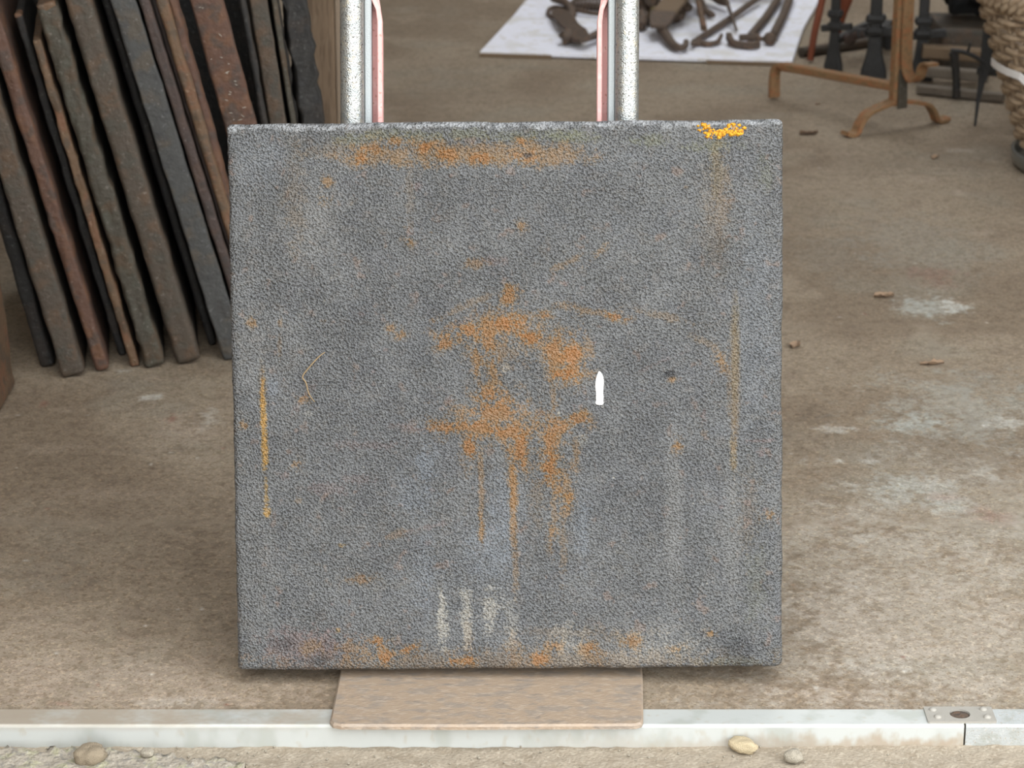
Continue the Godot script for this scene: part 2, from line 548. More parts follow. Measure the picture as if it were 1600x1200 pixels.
func slab_material() -> void:
	var w := 1024
	var d := mixed(w, w, Color8(89, 90, 90), [
		[201, 0.005, 3, 0.45, 0.8, Color8(94, 95, 95), 0.7],
		[202, 0.012, 4, 0.5, 0.8, Color8(82, 84, 87), 0.4],
		[203, 0.03, 4, 0.58, 0.8, Color8(98, 93, 88), 0.4],
		[204, 0.16, 2, 0.55, 0.85, Color8(112, 114, 115), 0.55],
		[221, 0.17, 2, 0.58, 0.8, Color8(62, 63, 65), 0.5],
		[205, 0.06, 4, 0.55, 0.8, Color8(78, 79, 81), 0.35],
		[206, 0.25, 2, 0.86, 0.95, Color8(170, 172, 172), 0.7],
		[207, 0.02, 4, 0.72, 0.86, Color8(128, 104, 90), 0.4]], false)
	var pal := {"orange_rust": Color8(130, 92, 50), "tan_rust": Color8(116, 94, 70), "yellow_run": Color8(150, 114, 56), "chalk": Color8(146, 142, 132), "blue_bloom": Color8(110, 117, 125), "green_algae": Color8(98, 99, 74), "bare_dark": Color8(72, 74, 77), "pale_dust": Color8(114, 113, 110), "pink_rust": Color8(112, 94, 90), "dark_pit": Color8(40, 41, 43), "red_core": Color8(134, 76, 34), "rim_gleam_wear": Color8(146, 148, 150)}
	var kinds := pal.keys()
	var marks := []
	var by_kind := slab_marks()
	for kind in by_kind:
		for k in by_kind[kind]:
			if kind == "orange_rust":  # a duller bloom spreads round each orange patch, and a redder core lies in it
				marks.append([k[0], k[1], k[2] * 1.7, k[3] * 1.6, k[4], kinds.find("tan_rust"), k[5] * 0.65, k[6] * 1.2])
			marks.append([k[0], k[1], k[2], k[3], k[4], kinds.find(kind), k[5], k[6]])
			if kind == "orange_rust" and k[2] > 12:
				marks.append([k[0], k[1], k[2] * 0.7, k[3] * 0.7, k[4], kinds.find("red_core"), k[5] * 0.35, k[6] * 1.5])
	for i in 90:  # top arris painted pale: the sky's gleam on the rim, with some wear
		marks.append([i * 11.6 + rng.randf_range(-5, 5), rng.randf_range(0, 9), rng.randf_range(8, 18), rng.randf_range(4, 10), 0.0, kinds.find("rim_gleam_wear"), rng.randf_range(0.5, 0.9), 0.9])
	for i in 60:  # paint specks, few of them white
		var r := rng.randf_range(1.2, 2.6)
		marks.append([rng.randf_range(20, 1000), rng.randf_range(200, 1000), r, r, 0.0, 3, rng.randf_range(0.3, 0.9), 0.4])
	for i in 45:  # pinpricks of rust and empty pits
		var r := rng.randf_range(2, 7)
		marks.append([rng.randf_range(20, 1000), rng.randf_range(120, 1010), r, r * 0.8, 0.0, 1 if i % 3 == 0 else 8, rng.randf_range(0.25, 0.5), 1.5])
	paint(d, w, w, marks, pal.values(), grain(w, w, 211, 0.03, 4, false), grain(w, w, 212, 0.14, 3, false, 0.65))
	var m := mat("cast_iron", Color(1, 1, 1), 0.42, 0.0)
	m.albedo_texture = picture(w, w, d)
	m.texture_repeat = false
	m.metallic_specular = 0.5
	m.heightmap_enabled = true
	# relief: pits where the first noise runs high, a finer tooth everywhere, both stronger in some areas of the casting than in others
	var pit := grain(w, w, 221, 0.17, 2, false)
	var tooth := grain(w, w, 222, 0.3, 2, false)
	var where := grain(w, w, 223, 0.008, 3, false)
	var relief := PackedByteArray()
	relief.resize(w * w)
	for i in w * w:
		var k := 0.55 + 0.55 * where[i] / 255.0
		var deep := maxf(0.0, pit[i] - 140.0) * 1.5
		relief[i] = int(clampf(168.0 + k * ((tooth[i] - 128.0) * 0.7 + (128.0 - pit[i]) * 0.35 - deep), 0.0, 255.0))
	m.heightmap_texture = ImageTexture.create_from_image(Image.create_from_data(w, w, false, Image.FORMAT_L8, relief))
	m.heightmap_scale = 0.42

# stains on the slab's face by kind, in 1024ths of its side: [x, y, half width, half height, turn, strength, raggedness]
func slab_marks() -> Dictionary:
	return {
		"bare_dark": [
			[332,417,235,192,0.00,0.25,0.9],[306,609,188,96,0.00,0.30,0.9],[769,517,141,144,0.00,0.30,0.9],[756,685,153,108,0.00,0.30,0.9],[641,167,235,72,0.00,0.18,0.9],[405,153,176,72,0.00,0.12,0.9],],
		"pale_dust": [
			[145,186,70,84,0.00,0.50,0.7],[83,438,70,108,0.00,0.18,0.8],[36,414,35,72,0.00,0.30,1.0],[36,787,58,240,0.00,0.20,0.8],[883,169,23,108,0.00,0.20,1.1],[66,787,18,72,0.00,0.30,1.2],
			[929,771,21,192,0.00,0.50,0.5],[821,722,23,228,0.00,0.50,0.5],[709,540,16,96,0.00,0.12,1.0],[707,980,141,40,0.00,0.70,1.0],[75,992,70,24,0.00,0.30,1.4],[778,944,176,16,0.00,0.30,1.5],],
		"blue_bloom": [
			[971,374,47,264,0.00,0.25,0.7],[64,65,70,72,0.00,0.25,0.7],[524,69,494,31,0.00,0.12,0.7],[76,492,10,36,0.00,0.50,1.2],[360,633,23,48,0.00,0.50,1.1],[335,693,42,48,0.00,0.40,1.1],
			[507,707,40,96,0.00,0.40,1.0],[482,791,58,72,0.00,0.40,1.1],[351,826,23,96,0.00,0.30,1.1],[651,756,18,72,0.00,0.45,1.1],[451,887,164,144,0.00,0.15,1.0],],
		"green_algae": [
			[289,21,49,14,0.00,0.45,1.3],[359,25,49,14,0.00,0.45,1.3],[442,23,49,14,0.00,0.45,1.3],[524,27,49,14,0.00,0.45,1.3],[607,24,49,14,0.00,0.45,1.3],[783,36,49,14,0.00,0.45,1.3],
			[242,31,49,14,0.00,0.45,1.3],[642,27,49,14,0.00,0.45,1.3],[889,46,49,14,0.00,0.45,1.3],[989,98,16,36,0.00,0.30,1.3],[901,85,14,72,0.00,0.30,1.2],[935,446,9,132,0.00,0.50,0.6],
			[975,856,21,96,0.00,0.20,1.4],[933,1012,70,12,0.00,0.30,1.4],],
		"pink_rust": [
			[427,369,47,7,-0.40,0.40,1.5],[487,256,35,9,0.00,0.40,1.5],[235,596,82,9,0.00,0.35,1.6],[342,567,58,7,0.15,0.40,1.4],[352,754,58,6,-0.25,0.40,1.5],[129,511,47,7,-0.90,0.30,1.5],
			[982,594,35,4,0.00,0.50,1.4],[875,548,8,14,0.00,0.50,1.3],[799,445,47,4,-0.40,0.30,1.6],[135,980,111,43,0.00,0.70,1.0],[174,680,47,16,0.00,0.35,1.6],[234,662,30,12,0.00,0.30,1.6],
			[349,116,9,8,0.00,0.50,1.6],[334,202,9,8,0.00,0.50,1.6],[390,489,9,8,0.00,0.50,1.6],[982,615,9,8,0.00,0.50,1.6],[958,711,9,8,0.00,0.50,1.6],[638,528,9,8,0.00,0.50,1.6],
			[573,539,9,8,0.00,0.50,1.6],[402,513,9,8,0.00,0.50,1.6],[98,655,9,8,0.00,0.50,1.6],[198,716,9,8,0.00,0.50,1.6],],
		"tan_rust": [
			[447,57,223,28,0.00,0.90,0.8],[277,61,94,24,0.00,0.65,1.0],[595,60,88,26,0.00,0.85,0.8],[194,48,70,21,0.00,0.30,1.2],[123,126,23,108,0.00,0.25,1.4],[335,128,9,84,0.00,0.25,1.4],
			[907,121,21,108,0.00,0.30,1.3],[518,324,23,26,0.00,0.80,1.3],[497,424,58,36,0.00,0.50,1.6],[597,503,7,36,0.00,0.70,1.2],[660,420,18,36,0.00,0.50,1.6],[638,618,9,52,0.00,0.80,1.2],
			[462,670,7,108,0.00,0.75,0.9],[522,707,9,132,0.00,0.85,0.8],[525,827,8,72,0.00,0.60,1.0],[620,684,16,48,0.00,0.75,1.5],[597,732,8,72,0.00,0.60,1.3],[613,780,9,96,0.00,0.50,1.6],
			[566,696,16,60,0.00,0.30,1.6],[682,242,30,8,-0.75,0.75,1.3],[623,260,30,9,-0.50,0.60,1.5],[663,350,61,9,0.22,0.75,1.3],[805,361,70,8,0.25,0.45,1.4],[882,410,47,8,0.40,0.45,1.5],
			[451,333,82,9,-0.40,0.45,1.4],[457,261,23,12,0.00,0.70,1.4],[304,765,23,9,-0.30,0.40,1.5],[92,366,5,12,0.00,0.60,1.2],[90,408,5,24,0.00,0.40,1.2],[935,470,12,180,0.00,0.60,0.3],
			[900,169,35,144,0.00,0.22,0.6],[923,482,5,72,0.00,0.35,1.2],[433,953,10,43,0.00,0.50,1.3],[520,990,16,36,0.00,0.60,1.3],[212,981,28,20,0.00,0.70,1.5],[224,1008,23,16,0.00,0.70,1.5],
			[671,1003,25,18,0.00,0.70,1.5],[135,980,25,18,0.00,0.70,1.5],[516,1010,517,31,0.00,0.45,1.2],[635,955,141,14,0.00,0.30,1.6],[960,723,23,84,0.00,0.20,1.8],[255,849,16,9,0.00,0.30,1.5],],
		"orange_rust": [
			[365,46,18,16,0.00,0.90,1.0],[247,62,14,14,0.00,0.85,1.0],[406,60,28,14,0.00,0.70,1.3],[467,65,25,12,0.00,0.70,1.3],[550,62,32,12,0.00,0.50,1.3],[271,43,29,14,0.00,0.50,1.3],
			[312,34,23,9,0.00,0.40,1.3],[542,36,14,9,0.00,0.70,1.0],[518,322,14,19,0.00,0.50,1.4],[504,374,61,20,0.00,1.00,0.9],[444,384,37,14,0.00,0.75,1.3],[399,403,21,14,0.00,0.65,1.4],
			[557,399,30,15,0.00,0.90,1.0],[601,425,23,36,0.00,0.90,0.8],[631,439,28,36,0.00,0.90,1.0],[622,467,30,14,0.00,0.85,1.1],[476,403,16,36,0.00,0.60,1.3],[485,472,11,60,0.00,0.55,1.6],
			[456,436,9,36,0.00,0.50,1.6],[490,538,56,28,0.00,0.80,1.3],[454,562,47,16,0.00,0.90,1.2],[520,572,51,21,0.00,0.85,1.1],[389,564,28,14,0.00,0.50,1.5],[600,566,37,16,0.00,0.75,1.2],
			[442,604,16,28,0.00,0.75,1.2],[533,611,21,40,0.00,0.75,1.2],[485,508,25,19,0.00,0.50,1.6],[644,552,18,14,0.00,0.60,1.4],[590,599,16,36,0.00,0.75,1.2],[461,755,5,28,0.00,0.50,1.0],
			[521,683,7,72,0.00,0.60,0.9],[590,642,14,33,0.00,0.80,1.3],[608,678,11,24,0.00,0.60,1.5],[625,702,9,16,0.00,0.70,1.4],[592,768,7,24,0.00,0.50,1.3],[716,360,21,8,0.20,0.70,1.2],
			[592,359,16,9,0.20,0.50,1.3],[911,446,11,16,0.00,0.55,1.3],[828,602,10,10,0.00,0.70,1.3],[819,478,7,6,0.00,0.60,1.0],[56,498,5,48,0.00,0.50,0.8],[278,998,18,13,0.00,0.70,1.5],
			[325,984,16,11,0.00,0.70,1.5],[403,1007,16,11,0.00,0.70,1.5],[438,1005,16,11,0.00,0.70,1.5],[569,1002,21,15,0.00,0.70,1.5],[266,969,16,11,0.00,0.70,1.5],[659,985,18,13,0.00,0.70,1.5],
			[742,974,18,13,0.00,0.70,1.5],[599,979,16,11,0.00,0.70,1.5],[891,957,9,6,0.00,0.70,1.5],[826,987,11,8,0.00,0.70,1.5],[232,849,21,9,0.00,0.30,1.5],[541,190,9,8,0.00,0.50,1.6],
			[184,107,9,8,0.00,0.50,1.6],[179,138,9,8,0.00,0.50,1.6],[334,218,9,8,0.00,0.50,1.6],[403,393,9,8,0.00,0.50,1.6],[314,392,9,8,0.00,0.50,1.6],[297,380,9,8,0.00,0.50,1.6],
			[129,511,9,8,0.00,0.50,1.6],[999,736,9,8,0.00,0.50,1.6],[116,631,9,8,0.00,0.50,1.6],[653,540,9,8,0.00,0.50,1.6],[42,366,9,8,0.00,0.50,1.6],[22,558,9,8,0.00,0.50,1.6],],
		"chalk": [
			[650,588,14,12,0.00,0.40,1.2],[509,454,9,12,0.00,0.50,1.0],[385,934,12,66,0.00,0.85,1.4],[431,923,15,57,0.00,0.75,1.4],[476,911,20,48,0.00,0.80,1.4],[516,936,16,52,0.00,0.45,1.4],
			[141,535,11,9,0.00,0.40,1.4],[608,539,4,4,0.00,1.00,0.3],[689,528,3,3,0.00,0.50,0.3],[709,661,3,3,0.00,0.90,0.3],[623,973,35,43,0.00,0.45,1.5],[802,987,105,36,0.00,0.35,1.5],],
		"yellow_run": [
			[57,534,7,74,0.00,0.95,0.7],[59,601,8,52,0.00,0.95,0.7],[60,685,5,28,0.00,0.60,1.0],[61,723,8,14,0.00,0.85,0.9],[932,615,9,48,0.00,0.30,0.8],[197,786,9,6,0.00,0.50,1.0],
			[190,947,5,6,0.00,0.50,1.0],],
		"dark_pit": [
			[814,467,14,8,0.00,0.90,1.0],[552,61,11,6,0.00,0.80,1.0],[93,974,30,16,0.00,0.40,1.3],[152,1004,25,12,0.00,0.50,1.3],[951,988,42,36,0.00,0.45,1.2],[888,253,35,48,0.00,0.15,1.5],],
	}

func floor_marks() -> Array:
	return [
	[66.6,-146.7,4.68,6.88,0,0.80,1.3],[69.3,-147.8,2.45,3.43,5,0.60,1.3],[69.4,-182.7,12.12,20.77,4,0.40,1.0],[54.1,-174.9,7.58,15.91,4,0.30,1.0],[69.7,-163.6,4.23,5.18,3,0.35,1.3],[63.1,-98.1,12.62,13.81,0,0.50,1.3],[56.0,-92.8,4.45,3.14,0,0.80,1.3],
	[45.0,-90.2,3.18,1.54,5,0.70,1.3],[49.9,-68.6,4.99,5.53,0,0.80,1.3],[55.0,-64.1,3.29,5.85,0,0.85,1.3],[54.7,-69.7,2.17,2.30,5,0.60,1.2],[62.4,-73.2,1.69,2.34,5,0.60,1.3],[43.5,-77.9,0.85,1.44,5,0.80,1.0],[47.8,-77.9,1.20,1.20,5,0.70,1.2],
	[60.2,-58.6,2.43,3.03,3,0.50,1.4],[55.2,-65.2,2.47,1.79,3,0.40,1.3],[68.2,-109.0,6.49,8.65,4,0.40,1.1],[69.4,-92.8,3.56,3.14,5,0.50,1.3],[36.8,-28.4,6.63,7.29,1,0.80,1.5],[40.7,-35.7,4.53,5.69,1,0.60,1.5],[39.2,-55.5,5.61,6.43,1,0.40,1.5],
	[46.6,-19.7,7.17,4.44,1,0.60,1.5],[56.0,-28.4,4.42,5.44,1,0.50,1.5],[48.3,-35.7,3.77,3.77,1,0.50,1.5],[54.4,-45.3,4.66,3.20,1,0.40,1.5],[40.9,-14.7,5.64,2.30,5,0.35,1.5],[34.4,-7.6,8.25,2.19,1,0.70,1.4],[48.5,-9.9,9.01,3.19,1,0.50,1.5],
	[41.5,-98.1,2.70,3.77,2,0.50,1.3],[40.1,-85.2,4.36,5.04,2,0.35,1.2],[43.5,-51.3,0.95,1.03,5,0.50,1.3],[58.4,-80.3,13.75,15.14,4,0.35,1.1],[65.0,-245.9,5.00,2.58,1,0.30,1.2],[86.7,-248.5,3.77,2.08,5,0.35,1.2],[77.1,-226.2,3.13,2.39,1,0.50,1.3],
	[82.1,-216.9,1.18,2.30,1,0.60,1.2],[81.4,-188.8,1.79,2.05,1,0.50,1.3],[61.3,-211.0,1.17,1.35,1,0.40,1.2],[71.5,-238.4,19.72,10.16,2,0.30,1.1],[52.2,-207.9,6.96,13.62,2,0.20,1.2],[-52.0,-102.9,2.19,1.92,5,0.75,1.3],[-47.3,-94.1,3.21,3.69,1,0.60,1.5],
	[-42.4,-94.1,1.96,3.69,5,0.50,1.5],[-57.5,-115.3,1.88,1.17,5,0.50,1.3],[-47.8,-94.9,0.89,2.11,3,0.60,1.2],[-66.6,-100.2,0.73,1.35,3,0.60,1.2],[-52.3,-111.9,1.87,1.15,1,0.50,1.3],[-43.9,-87.7,4.39,3.56,1,0.50,1.5],[-63.1,-98.1,2.70,1.61,1,0.40,1.4],
	[-49.7,-55.5,13.62,20.05,2,0.35,1.3],[-58.1,-77.9,10.25,9.82,2,0.30,1.3],[-40.5,-28.4,7.37,9.16,2,0.20,1.3],[-45.3,-11.5,11.16,4.20,1,0.40,1.5],[-56.5,-39.4,6.10,7.82,4,0.20,1.2],[-33.9,-21.4,2.88,10.57,2,0.30,1.3],[-53.7,-66.3,6.61,2.25,1,0.30,1.5],
	[-61.4,-82.7,6.92,1.97,1,0.30,1.5],[-41.2,-6.8,16.47,2.18,1,0.50,1.3],[-53.9,-24.8,5.10,7.12,1,0.25,1.5],[-39.6,-51.3,4.75,8.41,2,0.20,1.4],[-36.9,-5.9,4.79,1.23,5,0.45,1.3],[-48.5,-5.7,2.05,0.92,3,0.35,1.3],[-24.8,-7.6,4.82,2.19,1,0.50,1.4],
	[-13.8,-302.7,16.62,26.27,2,0.20,1.2],[-7.2,-322.2,2.29,2.70,1,0.50,1.2],[44.2,-28.4,24.32,33.52,6,0.60,1.2],[-45.3,-11.5,20.92,9.88,1,0.40,1.2],[56.8,-59.7,17.84,20.57,6,0.35,1.2],[-42.0,-25.5,0.29,0.35,5,0.80,0.6],[-39.6,-12.7,0.20,0.23,5,0.80,0.6],  # wide pale patches by the door: dust, with its daylight painted in
	[51.2,-141.1,0.14,0.24,5,0.80,0.6],[-56.7,-36.3,0.16,0.20,5,0.80,0.6],[-39.3,-82.8,0.22,0.32,3,0.80,0.6],[83.6,-165.3,0.17,0.29,1,0.80,0.6],[-45.1,-10.1,0.24,0.28,3,0.80,0.6],[65.0,-91.8,0.15,0.22,5,0.80,0.6],[95.3,-226.6,0.26,0.52,5,0.80,0.6],
	[41.8,-27.2,0.13,0.16,5,0.80,0.6],[48.6,-150.6,0.18,0.30,1,0.80,0.6],[50.2,-69.6,0.29,0.40,5,0.80,0.6],[44.2,-85.0,0.30,0.43,1,0.80,0.6],[36.8,-52.1,0.16,0.20,5,0.80,0.6],[-42.2,-27.3,0.14,0.17,2,0.80,0.6],[43.1,-68.8,0.21,0.29,5,0.80,0.6],
	[49.9,-33.2,0.29,0.36,5,0.80,0.6],[34.3,-19.2,0.14,0.17,5,0.80,0.6],[-59.7,-95.9,0.31,0.45,5,0.80,0.6],[55.1,-142.7,0.19,0.32,5,0.80,0.6],[67.3,-170.8,0.28,0.48,5,0.80,0.6],[52.2,-23.4,0.13,0.16,1,0.80,0.6],[67.6,-119.1,0.28,0.43,1,0.80,0.6],
	[-38.7,-29.9,0.24,0.29,5,0.80,0.6],[55.4,-142.8,0.27,0.45,3,0.80,0.6],[51.1,-123.6,0.18,0.29,5,0.80,0.6],[-36.1,-30.1,0.23,0.28,5,0.80,0.6],[-59.3,-61.1,0.26,0.35,3,0.80,0.6],[67.5,-84.2,0.18,0.25,2,0.80,0.6],[-39.2,-34.6,0.24,0.30,2,0.80,0.6],
	[-48.2,-76.7,0.31,0.44,5,0.80,0.6],[32.6,-9.4,0.16,0.18,5,0.80,0.6],[-53.1,-62.2,0.17,0.22,1,0.80,0.6],[-64.3,-56.6,0.26,0.34,2,0.80,0.6],[74.9,-199.3,0.29,0.54,1,0.80,0.6],[43.5,-31.4,0.22,0.26,5,0.80,0.6],[-44.9,-41.2,0.19,0.24,3,0.80,0.6],
	[-70.5,-89.8,0.18,0.26,2,0.80,0.6],[51.1,-137.8,0.19,0.31,5,0.80,0.6],[69.7,-88.5,0.12,0.18,1,0.80,0.6],[67.8,-189.8,0.16,0.29,5,0.80,0.6],[37.4,-80.9,0.17,0.23,5,0.80,0.6],[57.8,-178.8,0.17,0.30,2,0.80,0.6],[-34.4,-45.5,0.12,0.16,5,0.80,0.6],
	[-53.5,-44.1,0.21,0.27,1,0.80,0.6],[58.6,-234.7,0.23,0.47,5,0.80,0.6],[33.0,-36.8,0.24,0.30,3,0.80,0.6],[43.2,-17.1,0.22,0.26,3,0.80,0.6],[-42.3,-79.2,0.18,0.25,5,0.80,0.6],[40.5,-36.4,0.15,0.19,5,0.80,0.6],[67.8,-79.8,0.23,0.33,5,0.80,0.6],
	[-65.8,-75.4,0.18,0.26,5,0.80,0.6],[-30.6,-5.4,0.17,0.19,3,0.80,0.6],[52.1,-6.0,0.15,0.17,2,0.80,0.6],[-52.7,-20.6,0.26,0.30,3,0.80,0.6],[-69.4,-96.0,0.12,0.18,5,0.80,0.6],[42.9,-13.4,0.31,0.36,5,0.80,0.6],[-47.7,-84.6,0.17,0.24,2,0.80,0.6],
	[-51.0,-18.1,0.30,0.35,5,0.80,0.6],[-46.1,-81.2,0.23,0.33,5,0.80,0.6],[67.0,-152.8,0.20,0.35,1,0.80,0.6],[-59.0,-44.3,0.31,0.39,5,0.80,0.6],[32.7,-8.8,0.29,0.33,5,0.80,0.6],[73.7,-138.3,0.27,0.44,5,0.80,0.6],[50.0,-32.7,0.32,0.39,1,0.80,0.6],
	[49.5,-43.0,0.13,0.17,5,0.80,0.6],[31.9,-20.2,0.26,0.30,1,0.80,0.6],[62.3,-64.0,0.18,0.25,5,0.80,0.6],[46.2,-116.3,0.28,0.44,5,0.80,0.6],[57.9,-176.6,0.24,0.42,5,0.80,0.6],
	]

# ---------------------------------------------------------------- the setting
func shed() -> void:
	# floor of the shed, its picture laid over x -1.4..1.6 and z -4.2..0
	var s := begin()
	var xs := [-2.6, -1.4, 0.0, 1.6, 3.4]
	var zs := [-7.5, -4.2, -2.0, -0.0375]
	for j in zs.size() - 1:
		for i in xs.size() - 1:
			for c in [[i, j + 1], [i + 1, j], [i + 1, j + 1], [i, j + 1], [i, j], [i + 1, j]]:
				var p := Vector3(xs[c[0]], 0, zs[c[1]])
				s.set_uv(Vector2((p.x + 1.4) / 3.0, (p.z + 4.2) / 4.2))
				s.set_uv2(Vector2((p.x + 1.4) / 3.0, (p.z + 4.2) / 4.2))
				s.set_normal(Vector3.UP)
				s.add_vertex(p)
	for q in [[Vector3(-2.6, -0.2, -0.0375), Vector3(3.4, -0.2, -0.0375), Vector3(3.4, 0, -0.0375), Vector3(-2.6, 0, -0.0375)], [Vector3(3.4, -0.2, -7.5), Vector3(-2.6, -0.2, -7.5), Vector3(-2.6, 0, -7.5), Vector3(3.4, 0, -7.5)]]:
		for k in [0, 2, 1, 0, 3, 2]:
			s.set_normal(Vector3(0, 0, 1))
			s.set_uv(Vector2(0.5, 0.99))
			s.set_uv2(Vector2(0.5, 0.99))
			s.add_vertex(q[k])
	struct("floor", s.commit(), M.concrete, "brown-grey stained concrete floor of the shed")
	# walls, roof and the front with its wide opening
	struct("wall_left", rounded(Vector3(0.2, 3.3, 7.5), 0.01, Vector3i.ONE), M.plaster, "plain rendered side wall of the shed beyond the plates", Vector3(-1.5, 1.45, -3.79))
	struct("wall_right", rounded(Vector3(0.2, 3.3, 7.5), 0.01, Vector3i.ONE), M.plaster, "plain rendered side wall of the shed beyond the basket", Vector3(3.4, 1.45, -3.79))
	struct("wall_back", rounded(Vector3(5.2, 3.3, 0.2), 0.01, Vector3i.ONE), M.plaster, "plain rendered rear wall of the shed", Vector3(0.95, 1.45, -7.6))
	struct("wall_front", rounded(Vector3(0.55, 3.3, 0.2), 0.01, Vector3i.ONE), M.plaster, "short front wall beside the door opening", Vector3(-1.175, 1.45, -0.14))
	struct("trim_3", rounded(Vector3(4.5, 0.3, 0.2), 0.01, Vector3i.ONE), M.wood, "timber head over the wide door opening", Vector3(1.2, 2.95, -0.14))
	# roof, with a rooflight of clear panes added to brighten the back floor
	var c := CSGCombiner3D.new()
	c.name = "ceiling"
	c.set_meta("kind", "structure")
	c.set_meta("label", "boarded shed roof with an added rooflight")
	add_child(c)
	var roof := CSGBox3D.new()
	roof.name = "boards"
	roof.size = Vector3(5.4, 0.15, 7.8)
	roof.position = Vector3(0.95, 3.15, -3.85)
	roof.material = M.roof_boards
	c.add_child(roof)
	var cut := CSGBox3D.new()
	cut.name = "added_rooflight_opening"
	cut.size = Vector3(2.1, 0.6, 4.4)
	cut.position = Vector3(0.85, 3.15, -4.9)
	cut.operation = CSGShape3D.OPERATION_SUBTRACTION
	cut.material = M.roof_boards
	c.add_child(cut)
	for k in 4:
		var p := struct("added_rooflight_%d" % (k + 1), rounded(Vector3(2.14, 0.006, 1.08), 0.001, Vector3i.ONE), M.pane, "clear pane of the rooflight added to brighten the floor", Vector3(0.85, 3.235, -3.25 - k * 1.1))
		obj("added_glazing_bar", rounded(Vector3(2.14, 0.05, 0.03), 0.004, Vector3i.ONE), M.roof_boards, p, Vector3(0, 0.0, -0.55))
	struct("added_door_1", rounded(Vector3(0.05, 2.4, 1.3), 0.008, Vector3i.ONE), M.wood, "unseen wooden door leaf added outside to darken the left", Vector3(-0.98, 1.2, 0.62))  # out of view; added to cut the daylight from the left
	# sandy ground outside, crumbled concrete at its edge
	s = begin()
	s.set_smooth_group(0)
	var n := noise(301, 28.0, 4)
	var gx := [-14.0, -4.0, -1.2]
	for k in 281:
		gx.append(-0.7 + k * 0.005)
	gx.append_array([1.2, 4.0, 14.0])
	var gz := [0.0]
	for k in 32:
		gz.append(0.004 + k * 0.004)
	gz.append_array([0.3, 1.0, 4.0, 14.0])
	var hs := func(x: float, z: float) -> Vector3:
		var y := -0.024 + 0.0022 * n.get_noise_2d(x, z) + 0.002 * smoothstep(0.1, 0.5, x)
		return Vector3(x, y if z < 0.28 else -0.024, z)
	for j in gz.size() - 1:
		for i in gx.size() - 1:
			quad(s, hs.call(gx[i], gz[j + 1]), hs.call(gx[i + 1], gz[j + 1]), hs.call(gx[i + 1], gz[j]), hs.call(gx[i], gz[j]))
	struct("ground", done(s), M.sandy_ground, "pale sandy ground outside the threshold")
	# broken edge of an old concrete apron, at the near left
	s = begin()
	s.set_smooth_group(0)
	var e := noise(302, 16.0, 4)
	var rows := []
	for j in 40:
		var row := PackedVector3Array()
		for i in 100:
			var x := -0.72 + i * 0.0045
			var z := 0.004 + j * 0.0045
			var rim := 0.012 + 0.006 * e.get_noise_2d(x * 1.4, 3.0) + clampf((x + 0.42) * 0.24, 0.0, 1.0)  # the apron ends here
			var in_by := z - rim + 0.006 * e.get_noise_2d(x * 3.0, z * 3.0)
			var y := -0.03 + 0.0115 * smoothstep(-0.001, 0.004, in_by) + 0.0032 * e.get_noise_2d(x * 2.5, z * 2.5) * smoothstep(0.0, 0.004, in_by) + 0.006 * exp(-absf(in_by - 0.006) * 150.0) * (0.6 + e.get_noise_2d(x * 6.0, z * 6.0))
			var worn := smoothstep(-0.715, -0.66, x) * (1.0 - smoothstep(0.09, 0.14, z + 0.03 * e.get_noise_2d(x * 0.8, 7.0)))  # broken off there too
			row.append(Vector3(x, lerpf(-0.032, y, worn), z))
		rows.append(row)
	for j in 39:
		for i in 99:
			quad(s, rows[j + 1][i], rows[j + 1][i + 1], rows[j][i + 1], rows[j][i])
	struct("ground_edge", done(s), M.crumbled_concrete, "crumbling pale concrete edge before the steel threshold")

